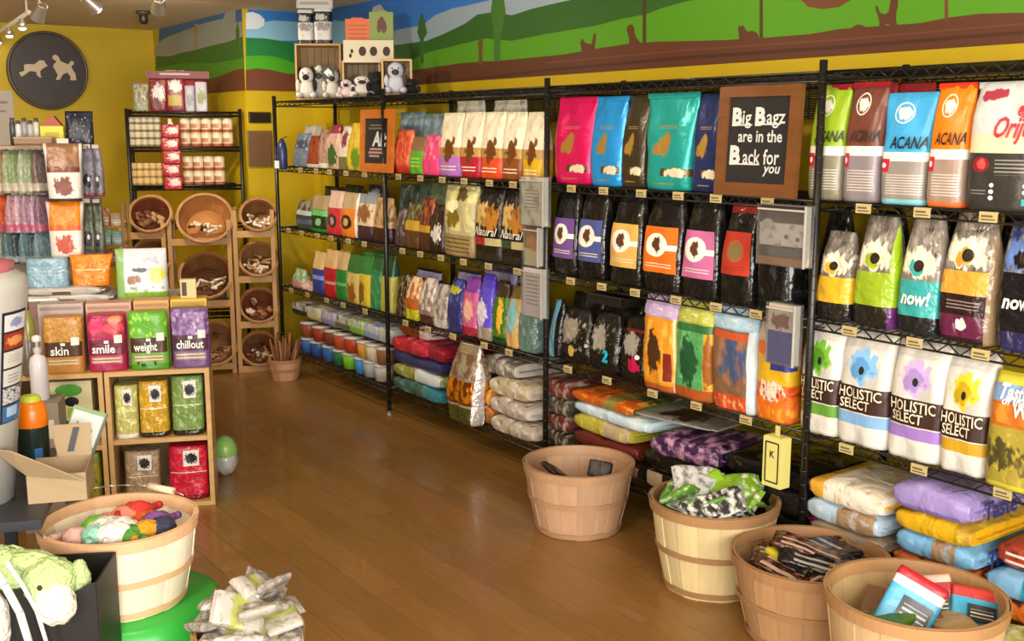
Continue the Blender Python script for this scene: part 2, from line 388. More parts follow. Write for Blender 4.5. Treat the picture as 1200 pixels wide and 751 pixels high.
mural(FW, wr_, 'mural_hill', [(340, 60), (400, 52), (440, 56), (470, 52), (500, 48), (520, 40), (545, 28), (560, 17), (580, 14), (600, 18), (625, 10), (660, 2), (720, -12), (830, -30), (2600, -60, Z1-.05), (2600, 40, Z0), (340, 100, Z0)], '2b5a1a', .003, cr)
mural(FW, wr_, 'mural_hill', [(340, 88), (440, 84), (480, 72), (500, 62), (540, 52), (570, 45), (600, 48), (640, 40), (670, 35), (700, 30), (730, 22), (757, 17), (775, 10), (800, 3), (830, -5), (900, -20), (1100, -40), (2600, -90, 2.4), (2600, 40, Z0), (340, 100, Z0)], '4f8e10', .004, cr)
mural(FW, wr_, 'mural_ground', [(340, 95), (440, 92), (488, 82), (540, 74), (600, 70), (660, 64), (700, 57), (740, 51), (770, 49), (850, 47), (900, 44), (950, 40), (985, 34), (1040, 30), (1080, 27), (1110, 21), (1150, 16), (1200, 15), (1500, 0), (2600, -40, 2.06), (2600, 40, Z0), (340, 100, Z0)], '5a3019', .005, cr)
mural(FW, wr_, 'mural_furrow', [(500, 98), (660, 79), (800, 66), (1000, 52), (1200, 36), (1200, 40), (1000, 56), (800, 70), (660, 82), (500, 101)], '45210f', .006, cr)
mural(FW, wr_, 'mural_furrow', [(640, 73), (800, 58), (980, 46), (1200, 27), (1200, 29), (980, 48), (800, 60), (640, 75)], '6a3b28', .006, cr)
mural(FW, wr_, 'mural_tree', [(580, 72), (579, 30), (576, 15), (579, -8), (584, -25), (590, -8), (593, 15), (590, 32), (587, 45), (587, 72)], '3c6b22', .006, cr)
mural(FW, wr_, 'mural_tree', [(562, 76), (562, 62), (561, 50), (564, 44), (567, 50), (566, 62), (566, 76)], '5d4a20', .006, cr)
mural(FW, wr_, 'mural_tree', [(494, 74), (493, 46), (490, 38), (492, 24), (495, 15), (498, 24), (501, 38), (497, 46), (497, 74)], '2f5f22', .006, cr)
for x, y in ((756, 50), (893, 45), (1110, 24)):
    mural(FW, wr_, 'mural_trunk', [(x-2, y), (x-1.5, -60), (x+1.5, -60), (x+2, y)], '48350f' if x < 1000 else '6b3a22', .0055, cr)
mural(FW, wr_, 'mural_tree', [(940, 0), (950, -10), (985, -10), (998, 0), (985, 8), (965, 11), (948, 8)], '6b3a22', .006, cr)
# little animal silhouettes painted on the horizon
def sil(x, y, k, pts): return [(x+a*k, y-b*k) for a, b in pts]
CAT = [(-4, -3), (-5, 5), (-6, 8), (-5, 11), (-4, 14), (-2, 11), (-1, 9), (3, 8), (6, 7), (8, 9), (9, 15), (10, 20), (12, 20), (12, 14), (11, 5), (11, -3)]
SIT = [(-4, -3), (-3, 6), (-5, 12), (-6, 17), (-3, 21), (0, 21), (2, 17), (2, 13), (4, 7), (8, 2), (9, -3)]
LIE = [(-8, -3), (-8, 6), (-9, 10), (-8, 15), (-6, 13), (-4, 15), (-2, 12), (0, 8), (6, 9), (11, 7), (14, 0), (15, -3)]
DOG = [(-10, -3), (-9, 4), (-10, 10), (-13, 18), (-14, 24), (-12, 24), (-9, 16), (-2, 14), (2, 18), (3, 25), (5, 34), (12, 32), (12, 24), (10, 16), (10, 6), (13, -3), (6, -3), (3, 2), (-3, 3), (-4, -3)]
mural(FW, wr_, 'mural_animal', sil(687, 59, 1.0, CAT), '5a3019', .0065, cr)
mural(FW, wr_, 'mural_animal', sil(742, 52, 1.1, SIT), '5a3019', .0065, cr)
mural(FW, wr_, 'mural_animal', sil(876, 46, 1.1, LIE), '5a3019', .0065, cr)
mural(FW, wr_, 'mural_animal', sil(1008, 34, .9, [(-12, -3), (-8, 3), (-2, 6), (4, 5), (9, 2), (13, -3)]), '5a3019', .0065, cr)
mural(FW, wr_, 'mural_animal', sil(1041, 31, 1.0, DOG), '5a3019', .0065, cr)
# column front
cx_ = None
mural(FC, wc_, 'mural_sky', [(288, 100, Z0), (354, 100, Z0), (354, -50, Z1), (288, -50, Z1)], '2e78c8', .001)
mural(FC, wc_, 'mural_cloud', [(288, 30), (288, 47), (354, 48), (354, 26), (320, 24)], '8ec2dd', .002)
mural(FC, wc_, 'mural_cloud', [(288, 34), (288, 15), (296, 14), (304, 17), (310, 23), (309, 30), (302, 34)], 'dfe6ea', .003)
mural(FC, wc_, 'mural_hill', [(288, 44), (310, 45), (330, 48), (354, 52), (354, 100), (288, 100)], '1b7d3a', .003)
mural(FC, wc_, 'mural_hill', [(288, 66), (305, 65), (320, 66), (335, 70), (354, 78), (354, 100), (288, 100)], '47a418', .004)
mural(FC, wc_, 'mural_ground', [(288, 82), (300, 80), (318, 82), (335, 86), (354, 87), (354, 106, Z0), (288, 106, Z0)], '6b3a22', .005)
# alcove side face
ca = (YC+.001, YB-.01)
mural(FA, wc_, 'mural_sky', [(183, 100, Z0), (289, 100, Z0), (289, -30, Z1), (183, -30, Z1)], '3f648f', .001, ca)
mural(FA, wc_, 'mural_cloud', [(183, 52), (195, 44), (215, 36), (240, 27), (262, 22), (264, 10), (270, 4), (276, 12), (276, 26), (289, 24), (289, 60), (183, 80)], '8f9389', .002, ca)
mural(FA, wc_, 'mural_hill', [(183, 66), (200, 66), (212, 62), (228, 59), (250, 53), (268, 49), (289, 42), (289, 100, Z0), (183, 100, Z0)], '3d6b25', .003, ca)
mural(FA, wc_, 'mural_hill', [(183, 80), (215, 74), (250, 74), (289, 68), (289, 100, Z0), (183, 100, Z0)], '4c8a22', .004, ca)
mural(FA, wc_, 'mural_tree', [(230, 58), (229, 40), (227, 34), (229, 28), (232, 28), (234, 36), (232, 46), (233, 58)], '97855f', .004, ca)
mural(FA, wc_, 'mural_tree', [(278, 60), (277, 36), (279, 26), (281, 36), (281, 60)], '3b6a25', .005, ca)
mural(FA, wc_, 'mural_ground', [(183, 108), (215, 103), (243, 94), (262, 88), (276, 82), (289, 80), (289, 104, Z0), (183, 110, Z0)], '65361f', .006, ca)

# ------------------------------------------------------------------ ceiling spotlights
lampm = M('lamp_housing', 'c9c2b4', .3, metal=.6); bulbm = M('lamp_bulb', 'fff2d8', .3, emit=22.0); trackm = M('lamp_track', 'd8d0c0', .4)
def spotlight(loc, target, power, label, group, angle=95, colr=(1.0, .88, .70)):
    from mathutils import Vector
    t = thing('ceiling_spotlight', label, 'lamp', (loc[0], loc[1], ZC), 0, group)
    d = (Vector(target)-Vector((loc[0], loc[1], ZC-.13))).normalized(); c = Vector((0, 0, -.13))
    MB().lathe([(0, 0), (.04, 0), (.04, -.018), (0, -.018)], 14).obj('ceiling_mount', trackm, t)
    MB().tube((0, 0, -.015), (0, 0, -.10), .008, 8).obj('stem', lampm, t)
    MB().tube(tuple(c-d*.05), tuple(c+d*.05), .03, 14, .048, caps=False).tube(tuple(c-d*.055), tuple(c-d*.045), .02, 14, .03).obj('lamp_head', lampm, t)
    b = MB(); b.ell((0, 0, 0), (.036, .036, .036), 12, 8); bo = b.obj('bulb', bulbm, t, tuple(c+d*.03))
    L = bpy.data.lights.new('spotlight_beam', 'SPOT'); L.energy = power; L.spot_size = radians(angle); L.spot_blend = .6; L.shadow_soft_size = .05; L.color = colr
    lo = bpy.data.objects.new('spotlight_beam', L); col.objects.link(lo); lo.parent = t; lo.location = tuple(c+d*.075); lo.rotation_euler = d.to_track_quat('-Z', 'Y').to_euler()
    return t
for i, (x, y, tx, ty, tz, pw_) in enumerate([(1.5, .9, 3.4, 1.6, 1.5, 36), (1.55, 2.3, 3.4, 2.7, 1.5, 36), (1.55, 3.7, 3.4, 4.0, 1.5, 40), (1.6, 5.1, 3.4, 5.3, 1.5, 46), (1.7, 6.5, 3.1, 6.7, 1.2, 70)]):  # spotlights added along the ceiling to light the shelving
    spotlight((x, y), (tx, ty, tz), pw_, 'added small white ceiling spotlight aimed at the wire shelving bags', 'added spotlights over the wire shelving')
p = onz(47, 12, ZC-.12); spotlight(p, (1.2, 8.5, 1.0), 60, 'bright ceiling spotlight beside the round dog sign', None, 110)
p = onz(186, 3, ZC-.12); spotlight(p, (2.5, 8.3, 1.2), 60, 'bright ceiling spotlight above the alcove mural', None, 110)
for (x, y, tx, ty, tz, pw_) in ((.5, 2.5, .92, 3.45, .35, 70), (.3, 4.2, 1.1, 4.9, .7, 50), (-1.0, 6.2, 1.0, 9.3, 1.4, 80)):  # more spotlights added to brighten the basket, crates and back wall
    spotlight((x, y), (tx, ty, tz), pw_, 'added small white ceiling spotlight brightening the pine crate side', 'added spotlights over the left displays')
# track with a row of small lamps at the upper left
a, b = onz(-45, 66, 2.40), onz(34, 14, 2.40)
tk = thing('track_light', 'white track light with a row of glowing lamps on the ceiling', 'lamp', (a[0], a[1], 2.40))
B = (b[0]-a[0], b[1]-a[1], 0); mm = MB(); mm.tube((0, 0, 0), B, .014, 8)
for k in (0.02, .98): mm.tube((B[0]*k, B[1]*k, 0), (B[0]*k, B[1]*k, ZC-2.40), .008, 6)
mm.obj('track_bar', trackm, tk)
for k in range(7):
    q = (k+.5)/7; x, y = B[0]*q, B[1]*q
    MB().lathe([(.012, -.01), (.02, -.03), (.035, -.075), (.03, -.075), (.015, -.03)], 12, c=(x, y, 0)).obj('lamp_shade', lampm, tk)
    MB().ell((x, y, -.06), (.028, .028, .028), 10, 6).obj('bulb', bulbm, tk)
p = onz(168, 18, ZC-.03)
sd = thing('ceiling_sensor', 'small dark sensor under the ceiling near the alcove mural', 'sensor', (p[0], p[1], ZC))
MB().lathe([(0, 0), (.05, 0), (.05, -.02), (.02, -.03)], 14).obj('sensor_base', M('sensor_dark', '4a3c30', .5), sd)
MB().lathe([(.03, -.03), (.035, -.07), (.02, -.09), (0, -.09)], 12).obj('sensor_dome', M('sensor_dark2', '2c241c', .4), sd)

# ------------------------------------------------------------------ wire shelving along the right wall
black_wire = M('black_epoxy_wire', '15130f', .35, spec=.6); dark_plastic = M('dark_plastic', '1b1916', .45)
BAY = 1.5275; POSTY = [7.01-BAY*i for i in range(5)]; DEP = .45; SH = [.17, .605, 1.01, 1.42, 1.85]
sm_ = MB(); rr = .0032
for y in (0, DEP):
    for z in (-.004, -.034): sm_.tube((.015, y, z), (BAY-.015, y, z), .0042, 5)
    n = 38
    for i in range(n):
        x0, x1 = .02+(BAY-.04)*i/n, .02+(BAY-.04)*(i+1)/n
        sm_.tube((x0, y, -.004 if i % 2 else -.034), (x1, y, -.034 if i % 2 else -.004), .0028, 4, caps=False)
for x in (.015, BAY-.015):
    for z in (-.004, -.034): sm_.tube((x, 0, z), (x, DEP, z), .0042, 5)
for i in range(1, 51): sm_.tube((.015+(BAY-.03)*i/51, 0, -.0035), (.015+(BAY-.03)*i/51, DEP, -.0035), .0022, 4, caps=False)
for k in (.25, .5, .75): sm_.tube((.015, DEP*k, -.0095), (BAY-.015, DEP*k, -.0095), .0032, 4)
shelf_mesh = sm_.mesh('wire_shelf', black_wire)
po = MB().tube((0, 0, .03), (0, 0, 1.885), .0135, 10)
for i in range(36): po.tube((0, 0, .06+.05*i), (0, 0, .064+.05*i), .0146, 10)
post_mesh = po.mesh('post', black_wire)
foot_mesh = MB().lathe([(0, 0), (.02, 0), (.02, .012), (.008, .016), (.008, .035)], 12).mesh('levelling_foot', M('grey_foot', '8a8578', .4, metal=.5))
bay_lab = ['black wire shelving bay holding the orange-framed chalkboard and toy display', 'black wire shelving bay with cream-topped bags and a big foil bag',
           'black wire shelving bay with the brown-framed chalkboard', 'black wire shelving bay with white patterned bags and lavender stacked bag']
UNITS = []
for i in range(4):
    u = thing('shelving_unit', bay_lab[i], 'shelf', FR.w(-POSTY[i], 0, 0), FR.phi, 'wire shelving bays along the wall'); UNITS.append(u)
    for z in SH: link('wire_shelf', shelf_mesh, u, (0, 0, z))
    for x in ((0,) if i < 3 else (0, BAY)):
        for y in (0, DEP):
            p = link('post', post_mesh, u, (x, y, 0)); link('levelling_foot', foot_mesh, p, (0, 0, 0))
# dense wire grids added to darken the band under the uppermost shelves
gm = MB()
for k in range(16): gm.tube((.02, DEP-.012, 1.70+.0092*k), (BAY-.02, DEP-.012, 1.70+.0092*k), .0036, 4, caps=False)
for k in range(16): gm.tube((.03+(BAY-.06)*k/15, DEP-.008, 1.70), (.03+(BAY-.06)*k/15, DEP-.008, 1.845), .003, 4, caps=False)
grid_mesh = gm.mesh('dark_band_grid', black_wire)
for u in UNITS[1:]: link('dark_band_grid', grid_mesh, u)
# price tags clipped along the shelf edges
tagm = M('price_tag_paper', 'b9a877', .6); tagl = M('price_tag_print', '6b5a38', .6)
tm = MB().box((0, 0, 0), (.058, .003, .03)).box((0, .003, .014), (.058, .006, .004)).mesh('price_tag', tagm); tl = MB().box((-.004, -.002, .003), (.036, .001, .006)).box((.0, -.002, -.007), (.044, .001, .004)).mesh('tag_print', tagl)
words = ['far', 'second', 'third', 'near']
rows = ['bottom', 'third', 'second', 'top display', 'uppermost']
BAYD = ['of the orange chalkboard bay', 'of the cream-topped bags bay', 'of the brown chalkboard bay', 'of the white patterned bags bay']
for i in range(4):
    for k in (1, 2, 3):
        n = {3: 6, 2: 6, 1: 5}[k]
        for j in range(n):
            y = POSTY[i]-.12-(BAY-.2)*(j+.3+random.uniform(-.1, .1))/n
            o = tag(link('price_tag', tm, None, FR.w(-y, -.008, SH[k]-.018), FR.phi), 'small beige price tag on the %s shelf edge %s' % ({3: 'highest', 2: 'middle', 1: 'lower'}[k], BAYD[i]), 'price tag', 'price tags, %s bay %s row' % (words[i], rows[k]))
            link('tag_print', tl, o)

# ================================================================== BAGS ON THE RIGHT SHELVING
Z1_, Z2_, Z3_, Z4_ = 1.42, 1.01, .605, .17
G = 'bags on the %s shelf of the %s bay'
maroon = M('maroon_seal', '8f1a28', .35)
# ---- near bay, top row: bags with white band and red square
def band_bag(px, c, name, lettering=True, seal=maroon, low='8d8078', ring='e9e2d0', kind='pouch', tail=None):
    L = [('band', 0, .39, low), ('lines', .22, .92, .08, .27, 8, 'c9c0b6'), ('band', .39, .47, 'efe9de'), ('rect', .04, .26, .29, .41, 'bf2231'), ('ell', .15, .35, .05, .025, 'f0e0e0'),
         ('ell', .42, .82, .2, .095, ring), ('ell', .42, .82, .175, .083, c), ('blob', .42, .82, .16, .06, 'efe8d8')]
    if tail: L += [('band', 0, .05, tail)]
    o, b = put_bag(FR, px, PM(c, *L), '%s dog food bag with white band and red square tab' % name, G % ('top', 'near'), t=.015, d=.11, z=Z1_, kind=kind, seal=seal)
    if lettering: b.text('ACANA', .62, .55, .052, BLK if c != '6a3a2c' else M('dim_print', '2e1c18', .4), o, .25, .02, du=.8)
    return o
band_bag((944, 985, 99, 224), '8fae24', 'lime green', low='7e7a66')
band_bag((985, 1028, 96, 227), '6a3a2c', 'chocolate brown', low='857c80')
band_bag((1026, 1086, 108, 232), '3fa3d8', 'sky blue', seal=None, low='8e8680', tail='7fc3cf', kind='flare')
band_bag((1084, 1129, 97, 237), 'ef7d10', 'bright orange', low='9a8578', seal=M('red_seal', 'd2361c', .35), tail='d9713a')
for px in ((1001, 1040, 97, 226), (1040, 1083, 97, 226)):
    put_bag(FR, px, PM('8f1a28', ('band', .0, .5, '6a1420')), 'maroon dog food bag standing behind the sky blue one', 'maroon bags behind the front row', t=.16, d=.1, z=Z1_)
o, b = put_bag(FR, (1130, 1216, 95, 243), PM('c9cfcc', ('band', .44, .60, 'd9d3ae'), ('band', .0, .45, '34322f'), ('ell', .24, .36, .12, .06, '8e1f28'), ('blob', .24, .36, .07, .035, 'c9504a'), ('lines', .45, .95, .28, .40, 4, '8d8b86'),
       ('lines', .12, .34, .12, .17, 2, '77756f'), ('ell', .42, .2, .035, .017, 'eeeeee'), ('ell', .42, .15, .035, .017, 'eeeeee'), ('ell', .42, .1, .035, .017, 'eeeeee'), ('ell', .88, .2, .035, .017, 'eeeeee'), ('ell', .88, .15, .035, .017, 'eeeeee'), ('rect', .84, .98, .05, .1, '2aa5a8'),
       ('blob', .3, .9, .2, .045, 'a9384a')), 'silver and charcoal dog food bag with red script lettering', G % ('top', 'near'), t=.01, d=.12, z=Z1_, kind='block', seal=M('silver_seal', 'c6c9c4', .3, metal=.3))
b.text('Orijen', .70, .64, .085, RED, o, .45, .02, du=.62)
b.patch(.72, .98, .72, .82, PM('c9cfcc', ('blob', .5, .5, .62, .55, 'b32436')), o, 'bird_emblem')
# ---- near bay, second row: clear-topped bags with coloured label
def pane_bag(px, lab, low, name, word=None, top='6f675c', kind='cone', t=.015, d=.12, face='e9dfc4', extra=(), lv=(.22, .48)):
    L = [('noise', 7, .55, .5, 1, '9a9388'), ('noise', 11, .62, .55, 1, '3a342c'), ('blob', .5, lv[1]+.14, .42, .13, face), ('blob', .45, lv[1]+.1, .2, .07, lab), ('ell', .5, lv[1]+.12, .11, .05, '2d241c'), ('band', lv[0], lv[1], lab), ('band', 0, lv[0], low)] + list(extra)
    o, b = put_bag(FR, px, PM(top, *L, rough=.2, crinkle=.6), name, G % ('second', 'near'), t=t, d=d, z=Z2_, kind=kind, wr=1.6)
    if word: b.text(word, .5, (lv[0]+lv[1])/2, .06 if len(word) > 2 else .05, WHT, o, .2, .03, du=.7)
    return o, b
for px in ((955, 987, 243, 372), (1008, 1052, 248, 382)):
    put_bag(FR, px, PM('1a1815', ('noise', 6, .6, .3, 1, '39352e'), rough=.2, crinkle=.6), 'tall black foil bag behind the yellow and lime labelled bags', 'dark bags at the back of the second shelf', t=.17, d=.11, z=Z2_, kind='cone')
pane_bag((952, 995, 272, 371), 'd9ac2c', '1c1a17', 'small pet food bag with golden yellow label and black base', lv=(.21, .5))
pane_bag((997, 1047, 252, 378), '93ae28', '1f1c18', 'pet food bag with lime green label and black base', lv=(.2, .5), extra=(('ub', .88, 1.0, '8fb31f'), ('rect', .88, 1.0, 0, .2, '5b2a63')))
pane_bag((1049, 1100, 252, 385), '3aa3a3', '1b1d1e', 'pet food bag with teal label and white lettering', 'now!', lv=(.16, .46), top='7d7468')
pane_bag((1097, 1163, 250, 399), 'd89c3c', '2a1a1c', 'tall pet food bag with amber label over plum base', lv=(.38, .56), extra=(('band', .05, .22, '5e2140'), ('lines', .2, .8, .26, .34, 3, '8a7a74'), ('blob', .5, .15, .12, .05, 'f0e8e0'), ('ub', .9, 1.0, '8f7a5c')))
pane_bag((1166, 1226, 262, 409), '15151b', '2b2a52', 'black pet food bag with blue top and white script', 'now!', lv=(.16, .62), top='35406e', face='5a78b8', kind='block')
# ---- near bay, third row: white bags with brown nameplate
def star_bag(px, c, c2, band, name):
    L = [('noise', 3, .54, 0, 1, 'b8b5ac'), ('blob', .5, .68, .27, .15, c), ('blob', .47, .65, .19, .09, c2), ('ell', .5, .64, .05, .035, '1e1a16'), ('band', .28, .5, '38211a'), ('band', .17, .27, band)]  # grey noise puts fold shading into the white bag colour
    o, b = put_bag(FR, px, PM('d6d3ca', *L, rough=.4, crinkle=.35, cscale=7), name, G % ('third', 'near'), t=.01, d=.13, z=Z3_, kind='block', wr=1.5)
    b.text('HOLISTIC', .5, .44, .05, CREAM, o, 0, .01, du=.82); b.text('SELECT', .42, .345, .045, CREAM, o, 0, .01, du=.58)
    return o
star_bag((934, 982, 374, 507), '6fae2e', '4c8a22', '5f9638', 'white dog food bag with green burst and brown nameplate')
star_bag((978, 1040, 384, 526), '7fb6e2', '5b95cc', '7ea9d4', 'white dog food bag with sky blue burst and brown nameplate')
star_bag((1037, 1104, 396, 541), 'c0a6da', 'a186c4', '9a78c2', 'white dog food bag with lilac burst and brown nameplate')
star_bag((1098, 1158, 411, 558), 'd6c22a', 'b89a14', 'c29a26', 'white dog food bag with yellow burst and brown nameplate')
o, b = put_bag(FR, (1150, 1226, 441, 583), PM('a29238', ('band', .9, 1, 'c9c23a'), ('band', .74, .9, '7d9fce'), ('band', .55, .76, 'b8641e'), ('noise', 5, .5, .58, .74, 'd2892e'), ('blob', .3, .3, .28, .14, '4a4420'), ('blob', .75, .25, .2, .12, '5a5024'), ('noise', 8, .58, .05, .5, 'b9a844'), ('band', 0, .05, 'c2bd3a'), rough=.4),
     'prairie scene dog food bag with blue sky and bison', G % ('third', 'near'), t=-.02, d=.13, z=Z3_, kind='block')
b.text('Taste', .42, .84, .06, WHT, o, 0, .03, du=.5); b.text('of the', .45, .77, .03, WHT, o, 0, .02); b.text('Wild', .7, .70, .055, WHT, o, 0, .03, du=.5)

# ---- third bay, top row: flat metallic bags
def leaf_bag(px, c, name, kind='pouch', t=.015, leaf='a8813a'):
    L = [('blob', .42, .45, .14, .11, leaf), ('blob', .5, .52, .09, .09, leaf), ('rect', .42, .95, .145, .225, '5a4420'), ('blob', .72, .185, .22, .05, 'efe6c6'), ('lines', .3, .7, .64, .68, 2, leaf), ('lines', .3, .7, .06, .09, 1, leaf)]
    o, b = put_bag(FR, px, PM(c, *L, rough=.28, metal=.25, crinkle=.35, cscale=9), name, G % ('top', 'third'), t=t, d=.1, z=Z1_, kind=kind, seal=PM(c, rough=.28, metal=.25, crinkle=0), wr=1.3)
    return o
leaf_bag((645, 690, 114, 214), 'd6155e', 'hot pink metallic bag with gold leaf print')
leaf_bag((688, 726, 113, 216), '2490d6', 'bright blue metallic bag with gold leaf print')
leaf_bag((724, 754, 112, 217), '3f3522', 'dark bronze metallic bag with gold leaf print', t=.03)
leaf_bag((750, 808, 109, 219), '1f9c94', 'wide teal metallic bag with gold leaf print', 'flare')
leaf_bag((807, 842, 110, 220), '25315f', 'navy blue metallic bag with gold leaf print', t=.03)
# ---- third bay, second row: black bags with square label
def black_bag(px, lab, name, lu=(.06, .94), lv=(.2, .66), oval=True, inner='5a3320', t=.015, top=None, sheen='2c2b2a'):
    L = [('noise', 4, .6, .0, 1, sheen)] + ([('band', .9, 1, top)] if top else [])
    o, b = put_bag(FR, px, PM('131211', *L, rough=.17, crinkle=.5, cscale=10), name, G % ('second', 'third'), t=t, d=.12, z=Z2_, kind='cone', wr=1.4)
    ll = []
    if oval: ll = [('rect', .5, 1.0, .5, .62, 'efe9dd'), ('ell', .42, .6, .34, .26, 'efe9dd'), ('blob', .42, .6, .15, .17, inner), ('lines', .1, .9, .1, .22, 2, 'd8cdb8')]
    else: ll = [('ell', .5, .55, .28, .26, '9c5a3a'), ('ell', .5, .55, .2, .18, '7a6a40'), ('lines', .1, .9, .08, .2, 2, '8a2a20')]
    b.patch(lu[0], lu[1], lv[0], lv[1], PM(lab, *ll, rough=.4, crinkle=.1), o)
    return o
black_bag((645, 673, 221, 319), '6c4a8c', 'black bag with violet label and white oval')
black_bag((673, 706, 221, 323), '4a5590', 'black bag with slate blue label and white oval')
black_bag((711, 749, 224, 331), 'd8aa58', 'black bag with tan yellow label and white oval', t=.0)
black_bag((750, 795, 226, 339), 'dc6c1c', 'black bag with orange label and white oval', t=.0)
black_bag((796, 839, 229, 346), 'c0689a', 'black bag with pink label and white oval', t=.0)
black_bag((841, 881, 238, 353), 'b03324', 'black bag with red label and red folded top', oval=False, top='8f2c24', lv=(.3, .72), t=.0)
black_bag((883, 928, 244, 360), '243a52', 'black foil bag with dark blue label by the post', oval=False, lv=(.5, .8), t=.0, sheen='38424e')
for px in ((646, 690, 219, 318), (690, 736, 221, 325), (736, 786, 222, 333), (786, 838, 225, 341), (838, 886, 229, 349), (886, 930, 233, 356)):
    put_bag(FR, px, PM('11100f', ('noise', 4, .6, 0, 1, '242322'), rough=.2, crinkle=.5), 'plain black bag at the back behind the labelled black bags', 'plain black bags behind the labelled ones', t=.2, d=.12, z=Z2_, kind='block')
for px in ((1056, 1104, 246, 380), (1104, 1158, 248, 390), (1160, 1216, 250, 400)):
    put_bag(FR, px, PM('1a1714', ('noise', 5, .58, 0, 1, '3c362e'), rough=.2, crinkle=.6), 'black bag at the back behind the teal and amber labelled bags', 'black bags behind the clear-topped bags', t=.19, d=.12, z=Z2_, kind='block')
# ---- third bay, third row: dark small bags then four illustrated bags
def dark_bag(px, name, spots, t=.05, d=.1, row='third', z=Z3_, base='1a1714', bay='third'):
    o, b = put_bag(FR, px, PM(base, *spots, rough=.2, crinkle=.6), name, G % (row, bay), t=t, d=d, z=z, kind='cone', wr=1.6)
    return o, b
dark_bag((641, 655, 352, 424), 'slim black bag with pale blue stripe', [('ub', .1, .6, '6fa8c0')])
dark_bag((652, 688, 362, 436), 'black bag with pale grey slanted panel', [('blob', .35, .6, .3, .22, '8f8678'), ('noise', 9, .62, .2, .8, 'b9aa92'), ('blob', .5, .22, .1, .1, 'c8a84a')])
o, b = dark_bag((687, 722, 366, 446), 'black bag with grey panel and turquoise numeral', [('blob', .4, .55, .25, .22, '9a958a'), ('noise', 9, .64, .3, .9, '7d776c')])
b.text('2', .68, .26, .075, M('turquoise_print', '1fa6c4', .4), o, .1, .05)
dark_bag((724, 754, 370, 456), 'black bag with grey wedge and magenta spot', [('blob', .45, .55, .3, .18, '9d968c'), ('blob', .6, .22, .22, .12, 'c01c50'), ('ell', .75, .36, .08, .04, 'eee6e0'), ('band', .74, .78, '7a1f1c')])
for px in ((662, 700, 345, 430), (700, 745, 348, 440)):
    put_bag(FR, px, PM('16130f', ('noise', 6, .6, 0, 1, '2c2822'), rough=.3), 'black bag at the back of the shelf behind small dark bags', 'black bags behind the small dark bags', t=.2, d=.12, z=Z3_)
# stack of shallow black trays under the shelf
tr = thing('black_tray', 'shallow black tray lying on the small dark bags', 'tray', FR.w(-(FR.hit(718, 350, .1)[0])*-1, .14, FR.hit(718, 356, .1)[1]), FR.phi)
MB().box((0, 0, .006), (.24, .18, .012)).box((0, -.088, .025), (.24, .006, .03)).box((0, .088, .025), (.24, .006, .03)).box((-.117, 0, .025), (.006, .18, .03)).box((.117, 0, .025), (.006, .18, .03)).obj('tray_body', dark_plastic, tr)
MB().box((0, -.093, .042), (.25, .012, .006)).obj('tray_lip', M('tray_lip', '35322c', .3), tr)
def pic_bag(px, base, layers, name, top, t=.0):
    o, b = put_bag(FR, px, PM(base, *layers, ('band', .78, 1, top), ('noise', 3, .58, .8, 1, 'e6e4d8'), rough=.4, crinkle=.3), name, G % ('third', 'third'), t=t, d=.11, z=Z3_, kind='block', wr=1.4, tilt=.04)
    b.patch(.0, 1.0, .80, .985, PM(top, ('noise', 4, .6, 0, 1, 'dcdcd0'), crinkle=.4), o, 'folded_top', e=.008); return o
pic_bag((751, 791, 347, 460), 'd98a1e', [('noise', 5, .52, .1, .75, 'e0b04a'), ('blob', .4, .42, .2, .24, '4a2c14'), ('rect', .7, .9, .12, .42, '7a2418'), ('band', 0, .07, 'a8552a'), ('ub', .94, 1, 'd9c890')], 'orange illustrated cat food bag with lavender folded top', 'b9a0c6')
pic_bag((788, 833, 353, 471), '4f9a5a', [('noise', 4, .55, .2, .75, '7fbf7a'), ('blob', .45, .4, .24, .26, '1f5230'), ('ub', .82, 1, 'd0a82a'), ('blob', .92, .4, .1, .3, '9a5a1e'), ('band', 0, .12, 'a5531e'), ('band', .7, .78, '2f6a34')], 'green illustrated cat food bag with chartreuse folded top', 'b2b44a')
pic_bag((832, 884, 359, 485), '7a5a42', [('blob', .55, .5, .3, .24, '3e5478'), ('noise', 5, .55, .2, .7, '9a6a4a'), ('band', 0, .16, 'c24a26'), ('noise', 9, .56, .02, .14, 'e8b070'), ('band', .69, .76, 'b8502a'), ('ub', .86, 1, 'bccbd0')], 'blue and rust illustrated cat food bag with pale blue folded top', '9fc0d2')
pic_bag((884, 926, 374, 496), 'd8691a', [('band', .38, .66, 'd6a81c'), ('blob', .5, .3, .34, .1, 'e6d2b8'), ('noise', 12, .55, .22, .36, 'b02a14'), ('noise', 7, .55, 0, .16, 'e2a030'), ('rect', .5, 1, .52, .76, '2f3a80')], 'yellow and red cat food bag leaning near the post', 'b8aa9a', t=.005)

